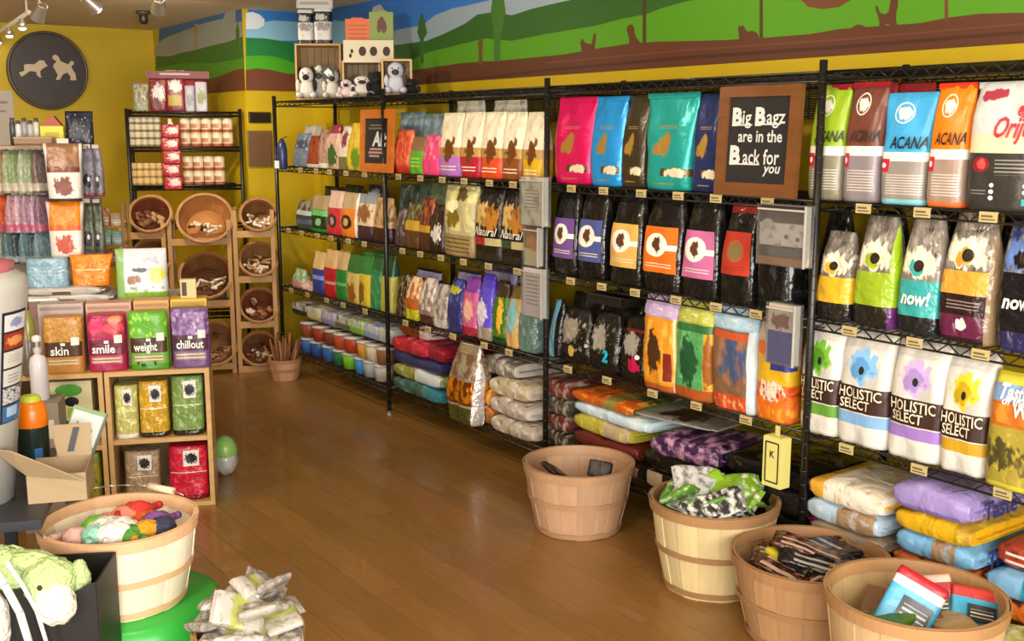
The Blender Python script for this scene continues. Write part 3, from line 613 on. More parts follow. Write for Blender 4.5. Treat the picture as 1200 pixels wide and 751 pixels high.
# ---- flat-lying bags ------------------------------------------------
class Slab:
    """a filled bag lying down: long axis local X, crimped at both ends"""
    def __init__(s, L, D, H, seed=0, blunt=False): s.L, s.D, s.H, s.bl = L, D, H, blunt; r = random.Random(seed); s.p = [r.uniform(0, 6.28) for _ in range(4)]
    def prof(s, u): q = abs(2*u-1); return max(.62, (1-q**9)**.5) if s.bl else max(.07, (1-q**5)**.5)
    def mesh(s, name, mat, nu=13, nk=20):
        m = MB(); us = [0, .03, .08, .18, .3, .42, .5, .58, .7, .82, .92, .97, 1.0]
        for u in us:
            h = s.H/2*s.prof(u); dd = s.D/2*(.9+.1*s.prof(u))
            for k in range(nk):
                th = 2*pi*(k+.5)/nk; c, q = cos(th), sin(th)
                pw_ = .34 if s.bl else .5; y = dd*math.copysign(abs(c)**pw_, c); z = h*math.copysign(abs(q)**pw_, q)
                z += (sin(u*9+s.p[0]+y*14)*.05+sin(u*17+s.p[1]-y*9)*.04)*s.H*(1 if q > 0 else 0)*s.prof(u)
                m.v.append(((u-.5)*s.L, y, s.H/2+z))
        for j in range(len(us)-1):
            for k in range(nk):
                k2 = (k+1) % nk; m.face([j*nk+k, (j+1)*nk+k, (j+1)*nk+k2, j*nk+k2], 0, True)
                def cv(i, q): y = m.v[i*nk+q][1]; z = m.v[i*nk+q][2]; return (us[i], (.5+y/s.D*.5 if z > s.H*.5 else .5+y/s.D*.5) if abs(y) < s.D*.45 else (.0+z/s.H*.25 if y < 0 else 1-z/s.H*.25))
                m.uv[len(m.f)-1] = [cv(j, k), cv(j+1, k), cv(j+1, k2), cv(j, k2)]
        m.face(list(range(nk))); m.uv[len(m.f)-1] = [(0, .5)]*nk
        e = (len(us)-1)*nk; m.face([e+k for k in range(nk-1, -1, -1)]); m.uv[len(m.f)-1] = [(1, .5)]*nk
        return m.mesh(name, mat)
def lay(F, s_, t, z, L, D, H, mat, label, group=None, yaw=0.0, name='food_bag', cat='bag', tilt=0.0, roll=0.0, blunt=True):
    SEED[0] += 1
    o = link(name, Slab(L, D, H, SEED[0], blunt and H > .03).mesh(name, mat), None, F.w(s_, t, z), F.phi+yaw)
    if tilt or roll: o.rotation_euler = (tilt, roll, F.phi+yaw)
    tag(o, label, cat, group); 
    cm = MB().box((0, 0, 0), (.03, D*.86, .006)).mesh('crimped_end', mat)
    for e in (-1, 1): link('crimped_end', cm, o, (e*(L/2+.002), 0, H/2))
    return o
def layp(F, px, t, D, H, mat, label, group=None, yaw=0.0, L=None, z=None, **k):
    """front long side seen in the picture from px[0] to px[1], bottom edge y px[2] at its middle"""
    s0, _ = F.hit(px[0], px[2], t); s1, z0 = F.hit(px[1], px[2], t); sm, z0 = F.hit((px[0]+px[1])/2, px[2], t)
    return lay(F, (s0+s1)/2, t+D/2, z0 if z is None else z, L or abs(s1-s0), D, H, mat, label, group, yaw, **k)
GS = 'bags lying in stacks on the bottom shelf'
def slabm(base, *l, **k): return PM(base, *l, rough=k.get('rough', .35), crinkle=k.get('crinkle', .5), cscale=10)
# stack B (near): built upward from the bottom shelf
sB = (FR.hit(1050, 600, 0)[0]+FR.hit(1139, 615, 0)[0])/2; LB = FR.hit(1139, 615, 0)[0]-FR.hit(1050, 600, 0)[0]; z = Z4_
stackB = [('9b8fb8', 'lavender bag at the bottom of the lavender-topped stack', .07, []), ('b8622a', 'orange brown bag under the blue bags in the stack', .06, [('noise', 6, .55, 0, 1, '6a3018')]), ('6fa6cf', 'light blue dog food bag with brown label in the stack', .085, [('rect', .48, .78, 0, .3, '9a7a5c'), ('noise', 5, .58, 0, 1, '9cc2dc')]),
          ('d2a41a', 'golden yellow dog food bag under the top lavender bag', .08, [('rect', .8, 1, 0, 1, 'b08a28'), ('noise', 6, .6, 0, 1, 'e0bc3a')]), ('9a8ac4', 'lavender dog food bag on top of its stack with blue lettering', .10, [('noise', 3, .6, 0, 1, 'b2a6d4'), ('rect', .1, .9, 0, .07, '7e6cae')])]
for i, (c, lb, H_, ly) in enumerate(stackB):
    o = lay(FR, sB+random.uniform(-.012, .012), .23-.012*i, z, LB, .42, H_, slabm(c, *ly), lb, GS, yaw=random.uniform(-.03, .03))
    if i in (2, 4):
        P_, F_ = text2d('Taste', 0, .03); q = MB(); q.add([(LB/2+.021, x*.085-.06, yy*.085+H_*.5) for x, yy in P_], F_); q.obj('lettering', M('navy_print', '2b3570', .4), o)
    z += H_*.93
lay(FR, sB+LB/2+.17, .26, Z4_, .3, .42, .07, slabm('c8641e', ('noise', 6, .55, 0, 1, '4a1c10')), 'orange and black dog food bag beside the lavender-topped stack', GS)
lay(FR, sB+LB/2+.175, .26, Z4_+.066, .3, .42, .09, slabm('2f95bd', ('rect', .0, .4, 0, .3, '7fb2d6')), 'turquoise blue dog food bag beside the lavender-topped stack', GS)
lay(FR, sB+LB/2+.18, .28, Z4_+.15, .28, .40, .09, slabm('9c3a22', ('noise', 5, .55, 0, 1, '2a1612'), ('lines', .1, .9, .0, .2, 3, 'd8c8b8')), 'rust red dog food bag beside the golden yellow bag', GS)
# stack A
sA = (FR.hit(948, 580, 0)[0]+FR.hit(1034, 600, 0)[0])/2; LA = FR.hit(1034, 600, 0)[0]-FR.hit(948, 580, 0)[0]; z = Z4_
for i, (c, lb, H_, ly) in enumerate([('2a2320', 'dark bag under the pale blue stacked bag', .07, []), ('8a7a68', 'taupe bag under the pale blue stacked bag', .06, []), ('a9bfd0', 'pale blue dog food bag with brown label in the stack', .085, [('rect', .45, .95, 0, .28, '9a7c5c'), ('noise', 5, .58, 0, 1, 'd5dde0')]), ('e4ddc8', 'cream dog food bag with yellow end atop its stack', .09, [('rect', 0, .22, 0, 1, 'd9a52c'), ('noise', 9, .6, 0, 1, 'cfa98a')])]):
    lay(FR, sA+(-.01, .0, -.01, .005)[i], .21-.01*i, z, LA, .38, H_, slabm(c, *ly), lb, GS, yaw=random.uniform(-.05, .05)); z += H_*.93
lay(FR, FR.hit(932, 600, -.02)[0], .16, Z4_, .16, .2, .12, slabm('b01860', ('rect', 0, 1, .55, 1, '1c1214')), 'magenta and black bag beside the cream stacked bag', GS)
# third bay bottom shelf
s3 = FR.hit(704, 520, 0)[0]; z = Z4_
for i, (c, lb, H_, ly) in enumerate([('241f1c', 'dark bag at the bottom beside the tan label', .08, [('rect', .6, 1, 0, .2, '8a5a40')]), ('5a2018', 'dark red bag under the yellow-green stacked bag', .075, []), ('b2a83e', 'yellow-green bag with tan label in the stack', .085, [('rect', .55, 1, 0, .3, 'b09a78'), ('noise', 6, .6, 0, 1, 'c9c26a')]), ('b9cfd8', 'pale blue plastic bag under the orange stacked bag', .06, [('noise', 4, .55, 0, 1, 'dfe6e4')]), ('b8561a', 'burnt orange bag with green top in the stack', .055, [('rect', .62, 1, .4, 1, '3e4a24'), ('noise', 9, .6, 0, 1, 'e09a3a'), ('rect', .55, .75, .0, .5, '8a7a3e')])]):
    lay(FR, s3+(.02, .0, -.01, .05, .0)[i], .2-.005*i, z, (.44, .42, .4, .5, .42)[i], .37, H_, slabm(c, *ly), lb, GS, yaw=random.uniform(-.06, .06)); z += H_*.93
s3b = FR.hit(800, 560, 0)[0]; z = Z4_
blk = [('1b1815', ('noise', 5, .6, 0, 1, '3a342e'), ('rect', .05, .25, .0, .2, 'a08a70')), ('151312', ('noise', 5, .62, 0, 1, '4a3a44')), ('3c2048', ('noise', 7, .52, 0, 1, 'b58aa6'), ('noise', 9, .6, 0, 1, '1c1220')), ]
for i, (c, lb, H_) in enumerate([(blk[0], 'black bag with tan label at the bottom of its stack', .1), (blk[1], 'glossy black bag lying under the purple bag', .095), (blk[2], 'shiny purple and pink bag lying on black bags', .09)]):
    lay(FR, s3b+(-.02, 0, .02)[i], .2-.03*i, z, (.46, .44, .34)[i], .38, H_, slabm(c[0], *c[1:], rough=.2), lb, GS, yaw=(.05, -.04, .12)[i]); z += H_*.93
s3c = FR.hit(890, 600, 0)[0]; z = Z4_
for i, (c, lb, H_) in enumerate([('121110', 'glossy black bag at the bottom near the yellow box', .1), ('1c1917', 'glossy black bag in the middle near the yellow box', .1), ('14120f', 'glossy black bag on top near the yellow box', .09)]):
    lay(FR, s3c+(0, .015, -.01)[i], .2, z, .40, .38, H_, slabm(c, ('noise', 5, .64, 0, 1, '6a655c'), rough=.2), lb, GS, yaw=(.03, -.05, .06)[i]); z += H_*.93
# leaflet lying on the dark bags
o = layp(FR, (742, 822, 497), .03, .3, .012, PM('8f8a80', ('blob', .5, .5, .25, .25, '3a2620'), ('noise', 5, .6, 0, 1, 'b8b2a4'), crinkle=.2), 'grey picture leaflet lying over the black bags', None, yaw=.15, z=Z4_+.30, name='leaflet', cat='leaflet')

# ================================================================== chalkboards, leaflet holders and the small box on the shelving
chalk = M('chalkboard', '1d1c1a', .7, var=.25, vscale=14); chw = M('chalk_white', 'd2d0ca', .8); chp = M('chalk_pink', 'b08a84', .8)
def chalkboard(F, px, woodc, fw, label, t, d=.02, z=None):
    xl, xr, yt, yb = px; s0, _ = F.hit(xl, (yt+yb)/2, t); s1, _ = F.hit(xr, (yt+yb)/2, t); sm, z0 = F.hit((xl+xr)/2, yb, t); _, z1 = F.hit((xl+xr)/2, yt, t)
    if z is not None: z0 = z
    W, H = s1-s0, z1-z0; r = thing('chalkboard', label, 'chalkboard', F.w((s0+s1)/2, t, z0), F.phi); r.rotation_euler = (-.05, 0, F.phi)
    wm = M('frame_wood_'+woodc, woodc, .45, bump=.1, bscale=20, var=.22, vscale=5, stretch=(1, 1, 4))
    a, b = W/2, W/2-fw
    def rail(pts): m = MB(); m.prism([(x, 0, y) for x, y in pts], (0, d, 0)); m.obj('frame_rail', wm, r)
    rail([(-a, 0), (a, 0), (b, fw), (-b, fw)]); rail([(-a, H), (-b, H-fw), (b, H-fw), (a, H)]); rail([(-a, 0), (-b, fw), (-b, H-fw), (-a, H)]); rail([(a, 0), (a, H), (b, H-fw), (b, fw)])
    MB().box((0, d*.65, H/2), (W-fw*1.9, .006, H-fw*1.9)).obj('slate', chalk, r)
    return r, W, H
r, W, H = chalkboard(FR, (838, 933, 97, 222), '6e4320', .047, 'brown wood framed chalkboard about big bags with white lettering', -.02, z=1.42)
yb_ = .02*.65-.003
for tx, x_, sz, bo, wd in (('B', -.105, .085, .05, None), ('ig', -.058, .07, .01, None), ('B', .005, .085, .05, None), ('agz', .078, .07, .01, .085)): flat_text(tx, sz, chw, r, (x_, yb_, H*.70), bold=bo, width=wd)
MB().box((-.065, yb_-.002, H*.635), (.07, .001, .005)).box((.06, yb_-.002, H*.64), (.08, .001, .005)).obj('chalk_underline', chw, r)
flat_text('are in the', .06, chw, r, (.01, yb_, H*.53), bold=.015, width=W*.54)
flat_text('B', .09, chw, r, (-.105, yb_, H*.355), bold=.05); flat_text('ack for', .075, chw, r, (.02, yb_, H*.345), bold=.01, width=.17)
MB().box((-.045, yb_-.002, H*.285), (.12, .001, .005)).obj('chalk_underline', chw, r)
flat_text('you', .05, chw, r, (.075, yb_, H*.25), bold=.015, shear=.2)
r, W, H = chalkboard(FR, (420, 457, 128, 203), 'c06a22', .05, 'orange wood framed chalkboard with white and pink lettering', -.02, z=1.42)
flat_text('Alt', .11, chw, r, (.03, yb_, H*.52), bold=.04, shear=.2, width=W*.45)
m = MB()
for k, (a_, b_) in enumerate(((.3, .7), (.25, .75), (.28, .6))): m.box((W*((a_+b_)/2-.5), yb_-.002, H*(.37-.055*k)), (W*(b_-a_), .001, .012))
m.obj('chalk_lines', chp, r)
MB().box((0, yb_-.002, H*.70), (W*.5, .001, .01)).box((0, yb_-.002, H*.75), (W*.4, .001, .01)).obj('chalk_lines', M('chalk_grey', '6a655c', .8), r)
acryl = M('clear_acrylic', 'dfe6e6', .08, trans=.92, alpha=.45, spec=.7)
def holder(px, label, layers, base, t=-.06, dz=.045, yaw=0.0, rim='b8b4aa', lean=0.0):
    xl, xr, yt, yb = px; s0, _ = FR.hit(xl, (yt+yb)/2, t); s1, _ = FR.hit(xr, (yt+yb)/2, t); _, z0 = FR.hit((xl+xr)/2, yb, t); _, z1 = FR.hit((xl+xr)/2, yt, t)
    W, H = s1-s0, z1-z0; r = thing('leaflet_holder', label, 'leaflet holder', FR.w((s0+s1)/2, t, z0), FR.phi); r.rotation_euler = (lean, 0, FR.phi+yaw)
    m = MB()
    m.box((0, 0, H*.46), (W, .003, H*.92)).box((-W/2, dz/2, H/2), (.003, dz, H)).box((W/2, dz/2, H/2), (.003, dz, H)).box((0, dz/2, .002), (W, dz, .004)).box((0, dz, H/2), (W, .003, H))
    m.obj('clear_pocket', acryl, r)
    MB().box((0, 0, H*.92), (W, .006, .006)).box((W/2, 0, H/2), (.006, .006, H)).obj('pocket_rim', M('rim_'+rim, rim, .3), r)
    b = MB(); b.box((0, dz*.5, H*.5), (W*.95, dz*.55, H*.97)); b.obj('leaflets', M('leaflet_edge', 'c9c2b4', .6), r)
    q = MB(); q.add([(-W*.475, dz*.2, H*.02), (W*.475, dz*.2, H*.02), (W*.475, dz*.2, H*.985), (-W*.475, dz*.2, H*.985)], [(0, 1, 2, 3)]); q.uv[0] = [(0, 0), (1, 0), (1, 1), (0, 1)]
    q.obj('leaflet_cover', PM(base, *layers, crinkle=.05), r)
    MB().tube((W*.3, dz, H*.95), (W*.3, dz-t*.8, H*.95), .003, 5).obj('hanging_hook', black_wire, r)
    return r
holder((887, 943, 240, 312), 'clear leaflet holder with a pale picture leaflet on the post', [('band', .0, .12, '8a5a3c'), ('band', .32, .70, 'b8aca6'), ('noise', 5, .56, .3, .72, '7d706a'), ('ell', .18, .68, .13, .09, '9a948a'), ('rect', .2, .9, .14, .28, '4a4a4c'), ('ell', .6, .48, .05, .04, '3a2c2c'), ('ell', .85, .45, .05, .04, '3a2c2c')], '332c2a', t=-.09)
holder((897, 930, 356, 428), 'clear leaflet holder with blue and cream leaflet beside the cat food', [('band', .0, .55, '2f3a80'), ('band', .55, 1, 'b8aa9c'), ('blob', .5, .72, .35, .15, '6a3a2a')], 'b8aa9c', t=-.06)
holder((609, 636, 207, 265), 'grey white leaflet holder leaning at the post by black bags', [('noise', 3, .52, 0, 1, '8a867c'), ('lines', .15, .8, .3, .8, 7, '7d7a72')], 'c4c0b6', t=-.05)
holder((613, 630, 266, 312), 'narrow leaflet holder with brown and cream picture', [('band', .45, 1, '6a3c22'), ('blob', .6, .6, .5, .2, 'a8683a')], 'b9a88a', t=-.04)
holder((611, 634, 314, 372), 'pinkish white leaflet holder on the post above foil bags', [('lines', .15, .8, .2, .85, 8, '8a7c82')], 'c8b8be', t=-.05)
s_, z_ = FR.hit(912, 568, -.03); _, z2 = FR.hit(912, 510, -.03)
H = z2-z_; bx = thing('yellow_box', 'pale yellow carton hung on the post with black printed border', 'box', FR.w(s_, -.07, z_), FR.phi)
MB().box((0, .025, H/2), (.085, .05, H)).box((0, .025, H+.001), (.075, .044, .004)).obj('carton', M('pale_yellow_card', 'd6cd78', .5), bx)
m = MB()
for c, d in (((0, -.0015, H*.1), (.058, .001, .005)), ((0, -.0015, H*.9), (.058, .001, .005)), ((-.029, -.0015, H*.5), (.005, .001, H*.8)), ((.029, -.0015, H*.5), (.005, .001, H*.8))): m.box(c, d)
m.obj('printed_border', BLK, bx); flat_text('K', .035, BLK, bx, (0, 0, H*.66), bold=.02)
MB().box((0, .025, H+.02), (.02, .003, .04)).obj('hang_tab', M('pale_yellow_card2', 'c8bf70', .5), bx)

# ================================================================== second bay (behind the silver post)
def sb(px, base, layers, label, row, t=.015, d=.09, kind='pouch', z=None, **k):
    return put_bag(FR, px, PM(base, *layers, rough=k.pop('rough', .33), crinkle=k.pop('crinkle', .4)), label, G % (row, 'second'), t=t, d=d, kind=kind, z=z, wr=1.4, **k)
for i, px in enumerate(((462, 492, 131, 205), (490, 515, 133, 205))):
    sb(px, '6f8a94', [('noise', 5, .55, 0, 1, '9fb4b8')], 'blue-grey plastic bag behind the red and pink bags', 'top', t=.2, z=Z1_)
sb((459, 478, 152, 206), 'c8432a', [('noise', 6, .52, .2, 1, 'e07a50'), ('band', 0, .15, 'b03020')], 'orange red treat bag next to the post', 'top', z=Z1_)
sb((477, 494, 160, 206), '5fa52a', [('band', .62, 1, '8a6a4a'), ('lines', .2, .8, .2, .5, 3, '9ad060')], 'grass green treat bag with brown top', 'top', z=Z1_)
sb((492, 512, 158, 207), 'e0407a', [('noise', 6, .55, .4, 1, 'e88a9a')], 'hot pink treat bag with wavy top', 'top', z=Z1_)
def cream_bag(px, c, nm, t=.015):
    o, b = sb(px, 'e6dcc0', [('noise', 4, .6, .6, 1, 'd2c6a6'), ('band', 0, .32, c), ('band', .32, .46, 'b8904a'), ('blob', .55, .42, .22, .2, '6a3a1a'), ('ell', .75, .56, .07, .06, '7a4420'), ('lines', .15, .85, .1, .2, 2, 'e8d8c0')], 'cream topped dog food bag with %s base' % nm, 'top', z=Z1_, t=t, d=.1)
cream_bag((511, 536, 132, 206), 'b070c0', 'violet'); cream_bag((536, 560, 131, 207), 'b01c34', 'crimson'); cream_bag((560, 585, 131, 208), 'd84a22', 'orange red'); cream_bag((585, 609, 131, 208), '8a4a22', 'rust brown'); cream_bag((609, 632, 131, 209), 'd2a814', 'golden yellow')
for px in ((528, 560, 118, 206), (570, 610, 117, 207)):
    sb(px, 'c2beb0', [('noise', 4, .55, 0, 1, '8a8a84')], 'pale bag standing behind the cream topped bags', 'top', t=.22, z=Z1_)
# second row
sb((460, 474, 245, 289), '4a3a34', [('noise', 5, .55, .3, 1, '9a8f98')], 'dark bag with mauve print beside the post, second shelf', 'second', z=Z2_)
sb((472, 489, 238, 291), '5a3e22', [('band', .4, .62, 'c29a34'), ('noise', 6, .55, .6, 1, '7a8a5a'), ('noise', 8, .6, 0, .4, '3a2018')], 'brown bag with gold band and green top', 'second', z=Z2_)
sb((488, 503, 232, 293), '4a2a20', [('noise', 6, .52, .4, 1, 'a8583a'), ('band', .35, .48, 'b8902e')], 'dark brown bag with rust print, second shelf', 'second', z=Z2_)
sb((500, 517, 240, 294), '2a1c18', [('blob', .6, .4, .3, .2, 'd8d4cc'), ('noise', 6, .6, .3, 1, '6a4a30')], 'black brown bag with white flash on front', 'second', z=Z2_)
for px, c in (((462, 486, 216, 288), '30483e'), ((486, 512, 214, 290), '4a6a58'), ((498, 518, 212, 290), '7a8a5a')):
    sb(px, c, [('noise', 5, .55, 0, 1, '6a7a74')], 'green-grey bag at the back behind the brown bags', 'second', t=.2, z=Z2_)
sb((516, 553, 214, 297), 'b8ae84', [('noise', 4, .52, .35, .95, 'd8d48a'), ('blob', .4, .55, .2, .16, '7a6420'), ('blob', .6, .85, .18, .1, '5a4a14'), ('blob', .35, .68, .2, .08, 'efeab8'), ('band', 0, .3, '9a8458'), ('lines', .1, .9, .05, .28, 4, '6a5834')], 'pale yellow bag with dog picture, second shelf', 'second', z=Z2_, d=.11, kind='block')
def dogs_bag(px, c, word, nm):
    o, b = sb(px, '17130f', [('blob', .35, .62, .28, .18, 'd2b06a'), ('blob', .7, .6, .24, .18, 'b87a2e'), ('noise', 8, .6, .45, .78, '6a4218'), ('band', .22, .32, c), ('rect', .5, 1, .22, .32, 'b8ac78'), ('band', 0, .12, '26241e')], nm, 'second', z=Z2_, d=.11, kind='block')
    b.text('Natural', .5, .40, .06, WHT, o, .4, .0, du=.85, e=.009)
dogs_bag((553, 584, 219, 303), 'a8202a', 1, 'black dog food bag with golden dogs and red strip'); dogs_bag((584, 614, 221, 308), '2f4a30', 1, 'black dog food bag with golden dogs and green strip')
for px in ((532, 560, 213, 297), (560, 590, 214, 300), (590, 622, 215, 304)):
    sb(px, '14110e', [('noise', 5, .6, 0, 1, '2a2620')], 'black bag at the back behind the golden dog bags', 'second', t=.2, z=Z2_)
# third row: small shiny bags
foil = [((462, 474, 322, 374), '2a221c', [('noise', 6, .55, 0, 1, '8a7a5a')], 'dark brown foil bag next to the post, third shelf'), ((472, 488, 325, 378), 'b0602a', [('band', 0, .25, 'b8b428'), ('noise', 5, .5, .5, 1, 'e8c8a0')], 'copper orange foil bag with lime base'),
        ((488, 505, 326, 383), '8a7468', [('noise', 5, .5, .3, 1, 'd8ccc4'), ('band', 0, .2, '4a2c28')], 'silver brown foil bag with dark base'), ((504, 521, 334, 388), 'b9b2a8', [('noise', 4, .5, .2, 1, '7a6a66')], 'crinkled silver foil bag, third shelf'), ((521, 539, 328, 393), '2c2f6a', [('noise', 5, .55, .5, 1, '4a5aa8'), ('blob', .4, .8, .4, .08, 'b8b83a')], 'navy blue foil bag with yellow slash'),
        ((538, 557, 326, 398), 'c05a86', [('blob', .5, .45, .3, .2, 'e0a898'), ('band', 0, .16, 'a02a3a'), ('band', .75, 1, '7a3a9a')], 'pink foil bag with red base'), ((556, 574, 322, 396), '5a4ac0', [('blob', .4, .4, .35, .22, 'd6d0e0'), ('band', 0, .2, '9a8a7a'), ('band', .8, 1, '4a3ab0')], 'bright violet foil bag with white picture'),
        ((574, 591, 330, 402), '3c6a24', [('blob', .6, .45, .2, .3, 'e2b83a'), ('band', .75, 1, '3a2a1c'), ('band', 0, .12, '1c3a1c')], 'forest green foil bag with yellow figure'), ((590, 606, 336, 406), 'c29a5a', [('blob', .5, .5, .35, .3, '7fb2b8'), ('band', .8, 1, '6a5a2a')], 'tan foil bag with teal patch'), ((604, 626, 338, 412), '55736c', [('blob', .3, .7, .3, .12, 'b9dada'), ('noise', 5, .58, 0, 1, '8a9a94')], 'grey teal foil bag by the leaflet holder')]
for px, b_, l_, nm in foil: sb(px, b_, l_, nm, 'third', z=Z3_, rough=.15, crinkle=.8, d=.1, kind='cone')
for px, c in (((530, 556, 318, 385), '3a3a6a'), ((560, 600, 316, 395), '4a38a0'), ((600, 628, 318, 400), '3a2a5a'), ((480, 510, 316, 372), '241f1b')):
    sb(px, c, [('band', .8, .95, 'b9b0d8')], 'dark violet bag at the back behind the foil bags', 'third', t=.2, z=Z3_)
# bottom shelf
def sl2(px, D, H, base, layers, label, z, t=-.0, yaw=0.0, rough=.3, tilt=0.0): return layp(FR, px, t, D, H, slabm(base, *layers, rough=rough, crinkle=.7), label, GS, yaw=yaw, z=z, tilt=tilt)
sl2((460, 516, 470), .36, .09, '2f5a50', [('noise', 5, .55, 0, 1, '6a8a80'), ('rect', .7, 1, 0, 1, '2f7a8a')], 'teal green bag lying lowest beside the foil bag', Z4_)
sl2((460, 514, 452), .36, .085, '8a8a3a', [('noise', 5, .55, 0, 1, 'b8b890'), ('rect', .5, 1, 0, .3, 'c8d0d0')], 'olive and white bag lying beside the foil bag', Z4_+.085)
sl2((460, 514, 440), .34, .08, '2c3560', [('noise', 5, .6, 0, 1, '5a3a60')], 'dark blue bag lying under the crimson bag', Z4_+.165)
sl2((459, 498, 425), .34, .09, 'b02238', [('noise', 5, .6, 0, 1, 'd86a70')], 'crimson bag lying on the dark blue bag', Z4_+.24, t=-.02)
sl2((498, 520, 430), .34, .085, '8a1c30', [('noise', 5, .6, 0, 1, '4a1018')], 'dark crimson bag lying beside the foil bag', Z4_+.24)
sl2((468, 502, 402), .3, .08, '7a3c1c', [('rect', .7, 1, 0, 1, 'c8b8b0'), ('noise', 5, .6, 0, 1, '3a1c12')], 'brown bag with pale end lying on the crimson bag', Z4_+.325, t=.03)
o, b = put_bag(FR, (519, 552, 404, 500), PM('b8ad9c', ('noise', 5, .5, .5, 1, '8a6a4a'), ('band', .25, .55, '7a3a10'), ('noise', 7, .5, .28, .55, 'e09020'), ('band', 0, .22, '5a5a2a'), ('band', .88, 1, 'd8d0c4'), ('ub', .93, 1.2, 'd0ccc6'), rough=.16, metal=.5, crinkle=.9), 'big silver foil bag with fiery orange picture standing low', GS, t=-.09, d=.16, z=Z4_+.0, kind='cone', wr=2.0)
b.patch(.02, .98, .88, .99, M('silver_foil', 'cfcac2', .15, metal=.8, bump=.6, bscale=20), o, 'folded_top', e=.004)
GSS = 'silver pillow bags lying on the bottom shelf'
for i, (px, H_, zz, c, lb) in enumerate([((574, 622, 512), .085, Z4_, 'a59a84', 'silver tan bag lying lowest beside the post'), ((572, 619, 480), .09, Z4_+.085, 'a8988c', 'silver pink bag in the middle beside the post'), ((572, 616, 455), .1, Z4_+.17, 'b0a07c', 'silver gold bag lying on the silver pink bag'), ((560, 604, 425), .1, Z4_+.26, '6f6a60', 'dull grey bag lying on top beside the post')]):
    sl2(px, .36, H_, c, [('noise', 5, .55, 0, 1, 'd8d0c4'), ('noise', 8, .62, 0, 1, '5a5048')], lb, zz, t=-.03+.02*i, yaw=.03*(-1)**i, rough=.2)
sl2((552, 576, 488), .36, .1, 'b8541c', [('noise', 6, .52, 0, 1, '6a6a2a')], 'orange and olive bag beside the big foil bag', Z4_)
sl2((552, 574, 470), .36, .1, '8a4a20', [('noise', 6, .52, 0, 1, 'd8a040')], 'amber bag lying beside the big foil bag', Z4_+.095)
for i in range(4):
    sl2((636, 664, 535), .36, .085, ('2b2622', '5a1a20', '3a3a34', '6a2a28')[i], [('noise', 6, .55, 0, 1, '9a8f7a')], ('black', 'dark red', 'grey black', 'maroon')[i]+' bag lying beside the silver pillow bags', Z4_+.08*i, t=.04)

# ================================================================== far bay
def fb(px, base, layers, label, row, t=.015, d=.1, kind='pouch', z=None, **k):
    return put_bag(FR, px, PM(base, *layers, rough=k.pop('rough', .35), crinkle=.4), label, G % (row, 'far'), t=t, d=d, kind=kind, z=z, wr=1.3, **k)
fb((341, 358, 156, 199), '6a7888', [('band', .55, .8, '3a4a60'), ('noise', 5, .6, 0, 1, 'a8b0b8')], 'blue-grey treat bag at the column end of the chalkboard shelf', 'top', z=Z1_)
fb((350, 370, 147, 200), 'a8a49a', [('noise', 5, .55, .3, 1, 'c8c4be')], 'pale grey plastic bag standing behind rust bag', 'top', z=Z1_, t=.18)
fb((357, 372, 159, 200), '9a4222', [('noise', 6, .55, 0, 1, '6a2414'), ('band', 0, .12, 'd8c8b8')], 'rust brown treat bag on the chalkboard shelf', 'top', z=Z1_)
fb((370, 382, 152, 201), 'b0907a', [('noise', 6, .55, 0, 1, '7a4a3a'), ('band', 0, .14, 'e0d4c4')], 'dusty pink treat bag on the chalkboard shelf', 'top', z=Z1_)
fb((380, 395, 146, 202), 'c8a090', [('blob', .5, .3, .36, .28, '2f5a24'), ('band', .8, 1, '8a2a3a')], 'pink treat bag with dark green leaf picture', 'top', z=Z1_, kind='cone')
fb((394, 406, 148, 202), 'd2c8b4', [('blob', .6, .7, .3, .2, '7a2a30'), ('band', 0, .3, '6a6a3a')], 'cream treat bag with red picture', 'top', z=Z1_, kind='cone')
fb((404, 420, 144, 203), 'd2b428', [('blob', .7, .25, .3, .25, '5a8a1c'), ('noise', 6, .6, .4, 1, 'a88a1c')], 'yellow treat bag with green base by the chalkboard', 'top', z=Z1_, kind='cone')
# second row
fb((344, 362, 235, 273), '33403e', [('noise', 5, .5, .5, 1, '9a8a70'), ('band', .2, .35, '4a5a68'), ('band', .5, .65, 'b8c0ba')], 'dark green grey treat bag at the column end, second shelf', 'second', z=Z2_)
fb((361, 380, 229, 276), '2f8a3e', [('band', .62, 1, 'a8926a'), ('band', .1, .45, '17381e'), ('ell', .6, .28, .15, .1, '8ac08a'), ('band', .45, .6, '6ac06a')], 'green treat bag with black window', 'second', z=Z2_)
fb((380, 397, 224, 280), 'c8303a', [('band', .62, 1, 'd8b8a8'), ('ell', .5, .32, .3, .16, '4a2a2c'), ('ell', .5, .32, .14, .09, 'a89a98'), ('ub', 0, .06, 'e8e0d8')], 'red treat bag with dark oval picture', 'second', z=Z2_)
fb((396, 415, 226, 284), 'e0802a', [('band', .64, 1, 'b8a078'), ('ell', .45, .34, .34, .16, '3a1c10'), ('ell', .45, .34, .14, .09, 'c8b070'), ('ub', .94, 1, 'f0e8dc')], 'orange treat bag with dark oval picture', 'second', z=Z2_)
fb((415, 434, 228, 286), 'd8c0a0', [('blob', .5, .6, .4, .2, '8a5a34'), ('band', 0, .32, '3c2430'), ('band', .8, 1, '8a8f9a')], 'cream treat bag with plum base', 'second', z=Z2_)
fb((434, 454, 232, 290), 'c09a6a', [('noise', 5, .52, .4, 1, '8a5a2a'), ('band', 0, .34, '3a1c20')], 'tan treat bag with dark base beside the post', 'second', z=Z2_)
for px in ((374, 398, 219, 278), (398, 420, 217, 280)):
    fb(px, '2a2a1e', [('noise', 5, .6, 0, 1, '4a4a34')], 'black-green bag behind the red and orange treat bags', 'second', t=.2, z=Z2_)
